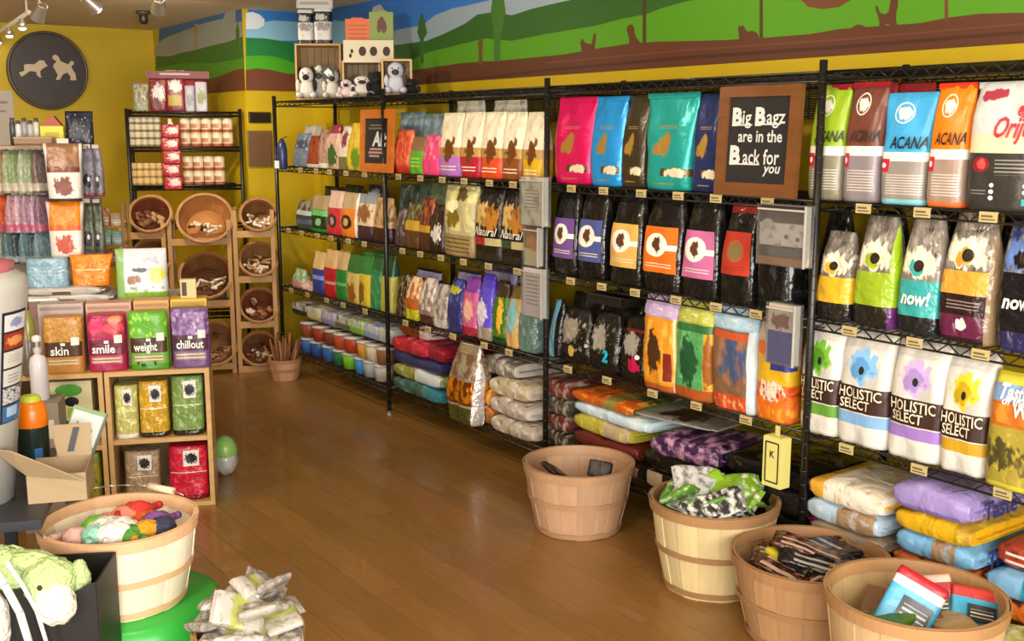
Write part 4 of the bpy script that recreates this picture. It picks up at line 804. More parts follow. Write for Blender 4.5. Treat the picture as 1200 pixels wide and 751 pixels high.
fb((424, 446, 217, 284), '2f3038', [('blob', .5, .8, .3, .12, 'b0b4bc')], 'dark bag with silver flash behind the cream treat bag', 'second', t=.2, z=Z2_)
# third row
fb((340, 352, 316, 345), '7a9a6a', [('noise', 6, .5, 0, 1, 'b8c8a0'), ('band', 0, .4, 'c08a80')], 'pale green bag at the column end, third shelf', 'third', z=Z3_)
fb((350, 364, 330, 349), 'c89a92', [('ell', .5, .5, .3, .3, 'e8c8c0')], 'short pink bag beside the royal blue bag', 'third', z=Z3_)
fb((363, 377, 296, 352), '2a3f90', [('band', .6, 1, 'd8b880'), ('band', .35, .45, '8a9ad0')], 'royal blue bag with tan top', 'third', z=Z3_)
fb((376, 391, 293, 355), 'b01c2c', [('band', .62, 1, 'd2b07a'), ('band', .28, .34, 'd88a8a')], 'scarlet bag with tan top', 'third', z=Z3_)
fb((391, 403, 294, 357), '1f7a34', [('band', .62, 1, 'c8a878'), ('band', .3, .36, '6ab070')], 'emerald bag with tan top', 'third', z=Z3_)
fb((403, 419, 298, 362), 'c8b060', [('band', .62, 1, '2f6a34'), ('blob', .5, .2, .3, .2, '8a5a20')], 'straw yellow bag with green top and brown print', 'third', z=Z3_)
fb((418, 432, 296, 366), 'd0b83a', [('band', .6, 1, '2f7a3a'), ('blob', .3, .25, .3, .2, '7a5a1c')], 'mustard yellow bag with green top', 'third', z=Z3_)
fb((431, 444, 296, 369), '2a7a4a', [('noise', 5, .55, 0, .6, '5aa878'), ('band', .7, 1, '1f5a30')], 'sea green bag, third shelf beside the mustard one', 'third', z=Z3_)
fb((443, 456, 298, 372), 'b8b04a', [('band', .62, 1, '1f4a34')], 'olive yellow bag with dark green top by the post', 'third', z=Z3_)
# bottom shelf: paper rolls of bags above, little tubs below
pals = [('2a3438', 'dark blue'), ('c8c49a', 'pale yellow'), ('8a8fc0', 'periwinkle'), ('5a6a4a', 'olive grey'), ('7ab83a', 'lime'), ('8aa0c8', 'light blue'), ('b0b4b8', 'silver grey')]
for i, (c, nm) in enumerate(pals):
    x0 = 342+16.5*i; x1 = x0+18
    s0, _ = FR.hit(x0, 390, .03); s1, _ = FR.hit(x1, 390, .03)
    lay(FR, (s0+s1)/2, .20, Z4_+.235-.0*i, min(.26, abs(s1-s0)*.99), .34, .1, slabm('b8b6ac', ('noise', 4, .52, 0, 1, c), ('rect', 0, 1, 0, .12, c)), '%s and white bag lying above the little tubs' % nm, 'pale bags lying above the tubs')
rows_ = [('3a66a8', 'blue'), ('27508a', 'dark blue'), ('2f62a0', 'mid blue'), ('2a6a44', 'dark green'), ('6fb42a', 'lime green'), ('3a86c4', 'bright blue'), ('9aa0a4', 'silver'), ('b0aca4', 'pale grey')]
tubp = [(0, 0), (.052, 0), (.062, .082), (.062, .084)]
for i, (c, nm) in enumerate(rows_):
    for k, (zz, tone) in enumerate(((Z4_, c), (Z4_+.108, ('8a4a2a', '9a3a20', '7a3a24', 'b04a24', 'a83a20', 'c8903a', 'c8b8a0', '8a5a3a')[i]))):
        s_, _ = FR.hit(362+12.6*i+(3 if k else 0)+random.uniform(-1.5, 1.5), 430, .07)
        r = thing('treat_tub', '%s little treat tub with white lid, %s layer under the pale bags' % ((nm, 'lower') if k == 0 else (('brown', 'brick red', 'umber', 'orange brown', 'red', 'amber', 'cream', 'tan')[i], 'upper')), 'tub', FR.w(s_, .075, zz), FR.phi, 'little treat tubs on the bottom shelf')
        MB().lathe([(0, 0), (.056, 0), (.062, .085), (.058, .09)], 14).obj('tub_body', PM(tone, crinkle=0, rough=.4), r)
        MB().lathe([(.058, .088), (.066, .088), (.066, .098), (0, .1)], 14).obj('tub_lid', M('tub_lid', 'b8b4aa', .4), r)
# blue roll of bags hanging at the end post by the column
s_, z_ = FR.hit(333, 198, -.03); r = thing('bag_roll', 'dark blue roll of waste bags hanging at the end post by the column', 'bag roll', FR.w(s_, -.04, z_), FR.phi)
MB().lathe([(0, 0), (.03, 0), (.034, .01), (.034, .13), (.028, .16), (.01, .2), (0, .2)], 12).obj('roll', M('navy_plastic', '2a3560', .3), r); MB().box((-.01, -.032, .03), (.05, .01, .05), rz=.2).obj('paper_tail', M('white_paper', 'dcdcdc', .6), r)
MB().tube((0, 0, .195), (.0, .04, .215), .003, 5).obj('hanging_hook', black_wire, r)

# ================================================================== toy display on top of the far bay
def sub_frame(F, x, y, t, phi):
    s_, z_ = F.hit(x, y, t); p = F.w(s_, t, z_); return Frame(p[0], p[1], phi)
def dims(F, px, t=0.0, z=None):
    xl, xr, yt, yb = px; s0, _ = F.hit(xl, (yt+yb)/2, t); s1, _ = F.hit(xr, (yt+yb)/2, t); _, z0 = F.hit((xl+xr)/2, yb, t); _, z1 = F.hit((xl+xr)/2, yt, t)
    if z is not None: z0 = z
    return (s0+s1)/2, s1-s0, z0, z1-z0
pine = M('pale_pine', 'c09a62', .5, bump=.06, bscale=30, var=.14, vscale=7, stretch=(1, 1, 5)); pine2 = M('honey_pine', 'b98a4e', .5, bump=.06, bscale=30, var=.15, vscale=7, stretch=(4, 1, 1), objvar=.1)
ZT = SH[4]
def toy_crate(px, label, d=.2, back='9a7a4c', phi=radians(-32), t=.10):
    F = sub_frame(FR, (px[0]+px[1])/2, px[3], t, phi); s_, W, z0, H = dims(F, px, 0, ZT)
    r = thing('display_crate', label, 'crate', F.w(s_, 0, ZT), phi)
    for x in (-W/2+.006, W/2-.006): MB().box((x, d/2, H/2), (.012, d, H)).obj('side_panel', pine, r)
    MB().box((0, d/2, .006), (W-.024, d, .012)).obj('bottom_panel', pine, r)
    MB().box((0, d/2, H-.006), (W-.024, d, .012)).obj('top_panel', pine, r)
    n = 6
    for k in range(n): MB().box((-W/2+.012+(W-.024)*(k+.5)/n, d-.006, H/2), ((W-.024)/n-.003, .01, H-.024)).obj('back_slat', M('slat_'+back, back, .6, var=.2), r)
    return F, s_, W, H
def plush(F, px, base, label, t=0.0, body='e6e0d4', ear='2a2624', patch='2a2624', z=None, group='plush toys on the far bay', sitting=True):
    s_, W, z0, H = dims(F, px, t, z); W *= 1.45; H *= 1.2; r = thing('plush_toy', label, 'plush toy', F.w(s_, t+W*.3, z0), F.phi, group)
    fur = M('plush_'+body, body, .95, bump=.5, bscale=90); fe = M('plush_'+ear, ear, .95, bump=.5, bscale=90)
    MB().ell((0, 0, H*.3), (W*.36, W*.3, H*.31), 14, 10).obj('body', fur, r)
    h = MB().ell((0, -W*.06, H*.72), (W*.32, W*.28, H*.27), 14, 10).obj('head', fur, r)
    MB().ell((0, -W*.3, H*.66), (W*.15, W*.13, H*.1), 10, 8).obj('muzzle', fe, h)
    for e in (-1, 1):
        MB().ell((e*W*.3, -W*.04, H*.78), (W*.1, W*.08, H*.2), 10, 8).obj('ear', fe, r)
        MB().ell((e*W*.3, -W*.26, H*.1), (W*.15, W*.22, H*.11), 10, 8).obj('leg', fur, r)
        MB().ell((e*W*.36, -W*.16, H*.4), (W*.1, W*.12, H*.19), 10, 8).obj('arm', fur if e < 0 else fe, r)
        MB().ell((e*W*.12, -W*.33, H*.78), (W*.03, W*.03, H*.03), 8, 6).obj('eye', BLK, h)
    return r
F1, s1_, W1, H1 = toy_crate((346, 400, 51, 117), 'slatted wooden display crate crowded with white plush toys')
plush(F1, (349, 368, 84, 116), None, 'white plush toy with dark ears beside the slatted crate side panel', t=-.02, z=ZT+.012)
plush(F1, (364, 383, 82, 116), None, 'white and green plush toy in the slatted crate', t=.06, ear='55604a', z=ZT+.012)
plush(F1, (380, 398, 86, 117), None, 'white plush toy with grey muzzle in the slatted crate', t=-.03, ear='4a4648', z=ZT+.012)
s_, W, z0, H = dims(F1, (376, 391, 77, 92), -.08); r = thing('hanging_tag', 'black card with white diamond hung on the slatted crate', 'card', F1.w(s_, -.03, z0), F1.phi); MB().box((0, 0, H/2), (W, .004, H)).obj('card', BLK, r); m = MB(); m.prism([(0, -.004, H*.15), (W*.35, -.004, H*.5), (0, -.004, H*.85), (-W*.35, -.004, H*.5)], (0, .002, 0)); m.obj('diamond_print', WHT, r); MB().tube((0, 0, H), (0, .03, H+.05), .002, 4).obj('string', BLK, r)
F2, s2_, W2, H2 = toy_crate((401, 446, 71, 117), 'plain wooden display crate with a white plush toy', back='8a7550')
plush(F2, (413, 436, 92, 118), None, 'white plush toy with dark patch in front of the plain crate', t=-.04, ear='3a3634', z=ZT+.012)
plush(F2, (398, 413, 96, 118), None, 'pink and white plush toy between the two crates', t=-.05, body='d8c8c4', ear='3a2c34', z=ZT)
plush(F2, (432, 452, 88, 119), None, 'black plush toy beside the plain crate', t=-.06, body='1c1b1e', ear='2a2a2e', z=ZT)
F3, s3_, W3, H3 = toy_crate((447, 483, 69, 116), 'small tan display crate with grey and white plush', back='b09a72', d=.14)
plush(F3, (453, 474, 78, 117), None, 'grey and white plush toy in the small tan crate', t=-.04, body='c2c6d0', ear='4a3a34', z=ZT+.012)
plush(F3, (472, 490, 95, 117), None, 'black plush toy leaning on the small tan crate', t=-.02, body='18181a', ear='26262a', z=ZT)
ZT1 = ZT+H1
for px, nm, e in (((348, 367, 11, 52), 'cow', 'left'), ((367, 389, 9, 52), 'panda', 'right')):
    b1 = put_bag(F1, px, PM('15151a', ('band', .12, .62, 'd8d4cc'), ('blob', .5, .5, .4, .12, '8a8680'), ('blob', .4, .75, .3, .1, 'c8c4bc'), ('noise', 6, .6, .1, .6, 'b8b0b0'), ('band', .9, 1, 'e6e4de')), 'black and white packaged toy on the slatted crate, %s' % ('taller with pink print' if nm == 'panda' else 'with green tinge'), 'packaged toys on the slatted crate', t=.04, d=.07, z=ZT1, name='packaged_toy', cat='packaged toy', kind='box')
s_, W, z0, H = dims(F1, (347, 390, -2, 10), .05); r = thing('header_card', 'white header card resting on the black and white packaged toys', 'card', F1.w(s_, .06, z0), F1.phi); MB().box((0, 0, H/2), (W, .05, H), ch=.01).obj('card', M('white_card', 'd8d6d0', .6), r); MB().box((0, -.026, H*.5), (W*.8, .001, H*.3)).obj('card_print', M('grey_print', 'b0aca4', .6), r)
ZT2 = ZT+H2
for px, c, c2, nm, ph in (((405, 433, 22, 72), 'd2641c', 'b04a14', 'orange carton with striped print on the plain crate', .0), ((433, 461, 14, 72), '7f8f3c', '5a2416', 'olive green carton with brown dog print on the plain crate', .0)):
    s_, W, z0, H = dims(F2, px, .08, ZT2); r = thing('toy_carton', nm, 'box', F2.w(s_, .12, ZT2), F2.phi)
    q = MB().box((0, 0, H/2), (W, .07, H)).box((0, 0, H), (W*.5, .02, .02)); q.obj('carton', M('card_'+c, c, .5), r); m = MB()
    if c == 'd2641c':
        for k in range(4): m.box((0, -.036, H*(.55+.1*k)), (W*.8, .001, H*.03))
    else:
        for x, zz, a_, b_ in ((.0, .78, .16, .12), (-.1, .68, .08, .12), (.1, .7, .12, .16), (.02, .86, .08, .06)): m.ell((W*x, -.036, H*zz), (W*a_, .0012, H*b_*.8), 12, 6)
    m.obj('carton_print', M('card_'+c2, c2, .5), r)
s_, W, z0, H = dims(F2, (402, 461, 44, 71), -.06); r = thing('picture_card', 'cream picture card with small dark animal prints on the crates', 'card', F2.w(s_, -.055, ZT2-.015), F2.phi); r.rotation_euler = (-.15, .0, F2.phi)
MB().box((0, 0, H/2), (W, .004, H)).obj('card', M('cream_card', 'd8ccae', .6), r); m = MB()
for k, x in enumerate((-.36, -.33, -.12, .1, .36)): MB().ell((W*x, -.003, H*(.5 if k != 0 else .3)), (W*(.03 if k < 2 else .075), .0012, H*(.1 if k < 2 else .22)), 10, 6).obj('animal_print', M('dark_brown_print', '3a261c', .6), r)

# ================================================================== baskets (bushel baskets of separate staves)
def basket_wood(c, key): return M('basket_stave_'+key, c, .6, bump=.08, bscale=25, var=.12, vscale=6, stretch=(3, 3, .6), objvar=.15)
BASK = {}
def basket(label, loc, rb, rt, h, key, c, hoopc, group=None, n=18, hoops=(.06, .5), rot=None, cat='basket', rimw=.034, handle=False, phase=0.0):
    r = thing('bushel_basket', label, 'basket', loc, phase, group)
    if rot: r.rotation_euler = rot
    k = (rb, rt, h, n, key)
    if k not in BASK:
        m = MB(); half = pi/n*(1.0 if n > 14 else 1.02); th = .0035; S = 3
        for rr_, in ((0.0,), (th,)):
            for z in (0, h*.5, h):
                R = rb+(rt-rb)*z/h+rr_-th+.006*sin(pi*z/h)
                for i in range(S+1): a = -half+2*half*i/S; m.v.append((R*cos(a), R*sin(a), z))
        def id_(l, j, i): return l*3*(S+1)+j*(S+1)+i
        for j in range(2):
            for i in range(S):
                m.face([id_(1, j, i), id_(1, j, i+1), id_(1, j+1, i+1), id_(1, j+1, i)]); m.face([id_(0, j, i+1), id_(0, j, i), id_(0, j+1, i), id_(0, j+1, i+1)])
            for i, fl in ((0, 0), (S, 1)):
                q = [id_(0, j, i), id_(1, j, i), id_(1, j+1, i), id_(0, j+1, i)]; m.face(q if not fl else q[::-1])
        for i in range(S): m.face([id_(1, 2, i), id_(1, 2, i+1), id_(0, 2, i+1), id_(0, 2, i)])
        me1 = m.mesh('stave', basket_wood(c, key))
        def hoop(z0, z1, e0, e1, inner=False):
            q = MB(); f = lambda z: rb+(rt-rb)*z/h+.006*sin(pi*z/h)
            q.lathe([(f(z0)+e0, z0), (f(z0)+e1, z0), (f(z1)+e1, z1), (f(z1)+e0, z1), (f(z0)+e0, z0)], 56, sm=False); return q.mesh('hoop', M('basket_hoop_'+key, hoopc, .55, bump=.08, bscale=30, var=.12, vscale=8))
        rims = [hoop(h-rimw, h+.002, .0005, .005), hoop(h-rimw, h+.003, -.012, -.004)]; hs = [hoop(h*q-.011, h*q+.011, .0005, .0035) for q in hoops]
        d = MB().lathe([(0, .012), (rb-.004, .012), (rb-.004, .004), (0, .004)], 32).mesh('base_board', basket_wood(c, key))
        BASK[k] = (me1, rims, hs, d)
    me1, rims, hs, d = BASK[k]
    for i in range(n): link('stave', me1, r, (-.0032*(i % 2)*cos(2*pi*i/n), -.0032*(i % 2)*sin(2*pi*i/n), 0), 2*pi*i/n)
    for q in rims: link('rim_hoop', q, r)
    for q in hs: link('hoop', q, r)
    link('base_board', d, r)
    if handle:
        m = MB(); pts = [(rt*cos(a)*1.02, -.02+.0*a, h+rt*.05*0+sin(a)*.0) for a in (0,)]
        a0 = radians(35); P = []
        for i in range(17):
            a = pi*i/16; P.append((cos(a)*(rt+.006)*cos(a0)-sin(a)*rt*.98*sin(a0), cos(a)*(rt+.006)*sin(a0)+sin(a)*rt*.98*cos(a0), h+.008+.03*sin(a)))
        m.path(P, .0025, 5); m.obj('wire_handle', M('handle_wire', 'b8b2a6', .3, metal=.8), r)
        a, b = P[6], P[10]; g = MB(); g.tube(P[1], P[3], .012, 10); g.obj('wooden_grip', M('grip_wood', 'e2cfae', .5), r)
    return r

# ================================================================== back corner: slanted basket bins and black can rack
ob = onz(205, 440); FK = Frame(ob[0], ob[1], radians(-22))
chewm = [M('chew_%d' % i, c, .7) for i, c in enumerate(('d8c8a8', '8a5a34', 'b08a5a', '6a3a22', 'e6ddc8', 'a0683c'))]
def bin_rack(xl, xr, ytop, yb, boards, label, t=0.0, d=.34):
    s0, _ = FK.hit(xl, yb, t); s1, _ = FK.hit(xr, yb, t); _, z1 = FK.hit((xl+xr)/2, ytop, t); W = s1-s0; r = thing('bin_rack', label, 'rack', FK.w((s0+s1)/2, t, 0), FK.phi)
    for x in (-W/2+.014, W/2-.014):
        for y in (0.014, d-.014): MB().box((x, y, z1/2), (.028, .028, z1)).obj('post', pine2, r)
        MB().box((x, d/2, z1-.02), (.02, d-.06, .03)).obj('side_rail', pine2, r)
    for yy in boards:
        _, z = FK.hit((xl+xr)/2, yy, t)
        MB().box((0, .006, max(.02, z)), (W-.05, .018, .045)).obj('front_rail', pine2, r); MB().box((0, d*.84, max(.012, z-.015)), (W-.05, d*.28, .012)).obj('shelf_board', pine2, r)
    return r
bin_rack(150, 203, 262, 443, (276, 340, 433), 'honey pine bin rack with two slanted baskets behind the white treat bag')
bin_rack(205, 278, 258, 440, (283, 356, 430), 'wide honey pine bin rack with three slanted baskets')
bin_rack(280, 328, 246, 437, (274, 327, 380, 432), 'narrow honey pine bin rack with four slanted baskets')
def slant(px, label, chew, key, c, tilt=58, nchew=18, stick=True, dep=.15):
    xc, yc, rx = px; t = .03; s_, z = FK.hit(xc, yc, t); k = FK.hit(xc+rx, yc, t)[0]-s_; R = k; h = dep; a = radians(tilt)
    ax = (FK.n[0]*-sin(a), FK.n[1]*-sin(a), cos(a)); p = FK.w(s_, t, z); loc = tuple(p[i]-ax[i]*h for i in range(3))
    r = basket(label, loc, R*.72, R, h, key, c, 'b07a44', 'slanted bin baskets', n=14, hoops=(.5,), rot=(a, 0, FK.phi), rimw=.02)
    rnd = random.Random(int(xc*7+yc))
    import mathutils
    Mx = mathutils.Matrix.Translation(loc) @ mathutils.Euler((a, 0, FK.phi)).to_matrix().to_4x4()
    for i in range(nchew):
        q = rnd.random()**.5*R*.68; b = rnd.uniform(pi, 2*pi) if i % 4 else rnd.uniform(0, 2*pi); lx, ly = q*cos(b), q*sin(b)*.9
        P = Mx @ mathutils.Vector((lx, ly, h*(.45+.4*max(0, -ly/R)+.14*rnd.random())))
        m = MB(); L = R*rnd.uniform(.34, .52)
        if stick:
            m.tube((-L/2, 0, 0), (L/2, 0, 0), .009, 7); m.ell((-L/2, 0, 0), (.012, .012, .012), 7, 5).ell((L/2, 0, 0), (.012, .012, .012), 7, 5)
        else: m.lathe([(0, -.012), (.022, -.012), (.026, 0), (.022, .012), (.008, .012), (.006, .004), (0, .004)], 10)
        o = m.obj('dog_chew', chewm[chew[i % len(chew)]], None, tuple(P), 0); o.rotation_euler = (rnd.uniform(-.5, .5)+a*.6, rnd.uniform(-.4, .4), rnd.uniform(0, 3.1))
        tag(o, 'small dog chew lying in the %s' % label, 'dog chew', 'chews in the %s' % label)
slant((176, 250, 25), 'reddish slanted basket of round chews', (1, 3, 2), 'red', '8a4a2c', stick=False)
slant((178, 300, 24), 'brown slanted basket half hidden by the white treat bag', (3, 1), 'brown', '8a5c34', nchew=8)
slant((240, 255, 33), 'large honey slanted basket with a few pale bone chews', (4, 3, 0), 'honey', 'b07840', nchew=10)
slant((241, 322, 31), 'ribbed brown slanted basket of white and brown chews', (4, 3, 1), 'brown', '8a5c34')
slant((250, 402, 29), 'low wide slanted basket of dark speckled chews', (3, 1, 2), 'tan', '9a7044')
slant((303, 251, 22), 'top slanted basket of pale twisted chews in narrow rack', (0, 4, 2), 'brown', '8a5c34', nchew=14)
slant((303, 303, 23), 'second slanted basket of long tan chews in narrow rack', (2, 0), 'tan', '9a7044')
slant((304, 357, 23), 'third slanted basket of reddish mixed chews in narrow rack', (3, 5, 0), 'red', '8a4a2c', nchew=14, stick=False)
slant((304, 408, 22), 'bottom slanted basket of dark chews in narrow rack', (1, 3, 0), 'brown', '8a5c34')
# small blue bottles on the wide bin rack
for k in range(4):
    s_, z = FK.hit(223+12*k, 300, .3); r = thing('small_bottle', 'small blue-grey bottle at the back of the wide bin rack', 'bottle', FK.w(s_, .26, FK.hit(240, 356, 0)[1]+.0), FK.phi, 'small bottles in the bin rack')
    MB().lathe([(0, 0), (.028, 0), (.028, .2), (.014, .235), (.014, .26)], 12).obj('bottle_body', M('bottle_bluegrey', '7a8aa0', .3), r); MB().lathe([(.016, .255), (.016, .29), (0, .29)], 10).obj('bottle_cap', BLK, r)
# black can rack
TK = .42
s0, _ = FK.hit(151, 180, TK); s1, _ = FK.hit(283, 180, TK); zs = [FK.hit(217, y, TK)[1] for y in (131, 172, 217, 262)]; WK = s1-s0; DK = .24
r = thing('can_rack', 'black wire rack of cans standing behind the bin racks', 'rack', FK.w((s0+s1)/2, TK, 0), FK.phi); olive_back = M('rack_black', '17140f', .4)
for x in (-WK/2, WK/2):
    for y in (0, DK): MB().tube((x, y, 0), (x, y, zs[0]+.02), .013, 8).obj('post', olive_back, r)
for z in zs+[.35]:
    m = MB()
    for y in (0, DK): m.tube((-WK/2, y, z-.004), (WK/2, y, z-.004), .008, 5).tube((-WK/2, y, z-.028), (WK/2, y, z-.028), .008, 5)
    for k in range(29): x = -WK/2+WK*k/28; m.tube((x, 0, z-.004), (x, DK, z-.004), .0025, 4, caps=False).tube((x, 0, z-.004), (x+WK/56*(1 if k % 2 else -1), 0, z-.03), .0025, 4, caps=False)
    m.obj('wire_shelf', olive_back, r)
canlid = M('can_lid', 'b8b4ac', .25, metal=.9); CANM = {}
def can(px_x, z, r_, h, base, layers, label, group, t):
    s_, _ = FK.hit(px_x, 190, t)
    k = (r_, h, base)
    if k not in CANM:
        m = MB(); nn = 14; prof = [(r_*.96, 0), (r_, .004), (r_, h-.004), (r_*.96, h)]; m.lathe(prof, nn)
        for f_ in range(len(m.f)): m.uv[f_] = [((m.f[f_][q] % nn)/nn, m.v[m.f[f_][q]][2]/h) for q in range(4)]
        CANM[k] = (m.mesh('can', PM(base, *layers, crinkle=0, rough=.35)), MB().lathe([(0, h-.003), (r_*.88, h-.003), (r_*.9, h+.001), (r_*.97, h+.001), (r_*.97, h-.004)], 14).mesh('can_lid', canlid))
    o = tag(link('food_can', CANM[k][0], None, FK.w(s_, t, z), FK.phi), label, 'can', group); link('can_lid', CANM[k][1], o)
pxm = (s1-s0)/132.0
for row, (z, n, x0) in enumerate(((zs[1], 5, 219), (zs[2], 4, 220))):
    for i in range(n):
        for st in range(2): can(x0+12.4*i, z+st*.1, .0365, .1, 'e0cfae', [('band', .0, .22, 'a85a3a'), ('band', .85, 1, 'c8b89a'), ('rect', .3, .8, .3, .6, 'b87a5a')], 'cream can with red-brown band on the %s can shelf' % ('upper' if row == 0 else 'lower'), 'cream cans on the %s can shelf' % ('upper' if row == 0 else 'lower'), TK+.06)
    for i in range(5):
        for st in range(4 if row == 0 else 3): can(156+7.7*i, z+st*.052, .0235, .052, 'd8b878' if row else 'cfc4a4', [('band', .0, .3, 'a88a4a' if row else '8a7a5a')], '%s small can in the stacks beside the red strip, %s shelf' % ('golden' if row else 'grey cream', 'lower' if row else 'upper'), 'small %s cans' % ('golden' if row else 'cream'), TK+.05)
s_, z0 = FK.hit(203, 222, TK-.06); _, z1 = FK.hit(203, 146, TK-.06); r = thing('clip_strip', 'hanging clip strip between the cans holding red pouches', 'clip strip', FK.w(s_, TK-.05, z0), FK.phi)
MB().box((0, .012, (z1-z0)/2+.02), (.025, .003, z1-z0+.04)).obj('strip', M('strip_clear', 'c8b0a8', .3), r); MB().tube((0, .012, z1-z0+.035), (0, .05, z1-z0+.04), .003, 5).obj('hook', BLK, r)
hh = (z1-z0)/5
for k in range(5):
    bg = Bag(.125, hh*1.06, .035, 'pouch', k+90); o = link('treat_pouch', bg.mesh('treat_pouch', PM('a81c24', ('blob', .6, .5, .3, .25, 'e6c8c0'), ('band', .85, 1, '7a1018'), crinkle=.4)), None, FK.w(s_+.004*(-1)**k, TK-.055-.003*k, z0+hh*(4-k)-.0), FK.phi)
    tag(o, 'red treat pouch clipped to the strip between the cans', 'pouch', 'red pouches on the clip strip'); MB().box((0, 0, hh*1.02), (.03, .004, .02)).obj('hang_tab', WHT, o)
for px, b_, ly, nm in (((155, 174, 97, 130), '7a7a58', [('noise', 6, .5, 0, 1, 'a8a48c')], 'grey-green pouch on top of the can rack'), ((174, 196, 84, 130), '7a2028', [('blob', .5, .45, .36, .25, 'cfc8c4'), ('band', .8, 1, '8a1c28'), ('blob', .4, .25, .2, .12, '4a1c20')], 'dark red pouch with white picture on top of the can rack'), ((194, 217, 82, 130), '8a2a30', [('rect', .1, .8, .15, .4, 'b09a30'), ('blob', .5, .62, .36, .16, 'd2cdc8'), ('band', 0, .12, '7a1c24')], 'red pouch with yellow label on top of the can rack'), ((216, 228, 90, 130), 'b8b4bc', [('band', .75, 1, '8a2430'), ('blob', .5, .35, .3, .2, '8a8a90')], 'slim white pouch with red top on the can rack'), ((228, 243, 86, 129), 'c0bcc4', [('band', .78, 1, '7a1c28'), ('blob', .5, .4, .34, .22, '77804a')], 'white pouch with green picture on top of the can rack')):
    put_bag(FK, px, PM(b_, *ly), nm, 'pouches on top of the can rack', t=TK+.05, d=.07, z=zs[0], name='treat_pouch', cat='pouch', seal=M('dark_red_seal', '6a141c', .4))
s_, z0 = FK.hit(205, 92, TK+.04); r = thing('header_card', 'long maroon header card over the pouches on the can rack', 'card', FK.w(s_, TK+.035, FK.hit(205, 92, TK+.04)[1]), FK.phi); MB().box((.02, 0, .025), (.42, .004, .05)).obj('card', M('maroon_card', '6e1a22', .5), r); MB().box((0, -.003, .03), (.2, .001, .012)).obj('card_print', M('pale_print', 'b8a0a0', .5), r)
# vent and plaque on the column
for px, nm, lb, c in (((291, 317, 131, 144), 'air_vent', 'small dark louvred vent on the yellow column', '54412a'), ((290, 318, 153, 195), 'wall_plaque', 'plain brown plaque hung on the yellow column', '7a5a38')):
    s_, W, z0, H = dims(FC, px, 0); r = thing(nm, lb, 'vent' if 'vent' in nm else 'plaque', FC.w(s_, -.012, z0), 0)
    if 'vent' in nm:
        MB().box((0, .008, H/2), (W, .008, H)).obj('vent_plate', M('vent_'+c, c, .5), r)
        for k in range(6): MB().box((0, 0, H*(k+.7)/6.6), (W*.9, .012, H*.06), rx=.5).obj('louvre', M('vent_slat', '2e2416', .5), r)
    else:
        MB().box((0, .004, H/2), (W, .016, H), ch=.004).obj('board', M('plaque_'+c, c, .5, var=.1), r); MB().box((0, -.006, H/2), (W*.9, .004, H*.93)).obj('panel', M('plaque_face', '6e4f30', .55, var=.12), r)
# round sign with two dog silhouettes on the back wall
s_, z_ = FB.hit(55, 83, 0); R = .5*abs(FB.hit(103, 83, 0)[0]-FB.hit(8, 83, 0)[0])*.985; R = min(R, .40)
r = thing('round_sign', 'round dark sign with two cream dog silhouettes on the yellow wall', 'sign', FB.w(s_, -.01, z_), 0)
def disc(rad, y0, y1, n=48): m = MB(); m.prism([(rad*cos(-2*pi*i/n), y0, rad*sin(-2*pi*i/n)) for i in range(n)][::-1], (0, y1-y0, 0)); return m
disc(R, -.03, .01).obj('disc', M('sign_dark', '2f2826', .5), r)
m = MB(); n = 48
for i in range(n):
    a, b = 2*pi*i/n, 2*pi*(i+1)/n; m.tube((R*.975*cos(a), -.034, R*.975*sin(a)), (R*.975*cos(b), -.034, R*.975*sin(b)), .012, 6, caps=False)
m.obj('rim', M('sign_rim', '5a4a40', .4, metal=.3), r)
D1 = [(170, 395), (215, 380), (215, 330), (235, 322), (300, 322), (330, 300), (345, 285), (385, 288), (395, 315), (412, 330), (385, 345), (360, 362), (345, 380), (345, 415), (355, 432), (335, 432), (315, 410), (312, 385), (262, 380), (240, 395), (215, 415), (190, 430), (180, 415)]
D2 = [(455, 245), (475, 232), (500, 240), (512, 262), (520, 285), (550, 300), (590, 312), (600, 290), (615, 280), (635, 290), (632, 312), (610, 325), (620, 360), (640, 390), (645, 450), (590, 450), (600, 425), (575, 385), (540, 395), (520, 420), (505, 448), (470, 450), (490, 410), (470, 360), (455, 340), (465, 310), (485, 300), (478, 280), (458, 272)]
for k, D in enumerate((D1, D2)):
    m = MB(); m.prism([((x-412)/335*R*1.0, -.036, (372-y)/335*R) for x, y in D], (0, .006, 0)); o = m.obj('dog_silhouette', M('sign_cream', 'c9b79a', .6), r)
# papers on the back wall
for i, px in enumerate(((-30, 17, 106, 175), (-30, 14, 178, 236))):
    s_, W, z0, H = dims(FB, px, 0); r = thing('wall_paper_notice', ('pale grey paper notice on the yellow wall under the sign', 'lower beige paper notice on the yellow wall')[i], 'notice', FB.w(s_, -.004, z0), 0); MB().box((0, 0, H/2), (W, .003, H)).obj('sheet', M('notice_%d' % i, ('b8b0a4', 'b09a80')[i], .7), r); MB().box((0, -.003, H*.8), (W*.7, .001, H*.04)).box((0, -.003, H*.65), (W*.6, .001, H*.03)).obj('notice_print', M('notice_print', '8a8076', .7), r)

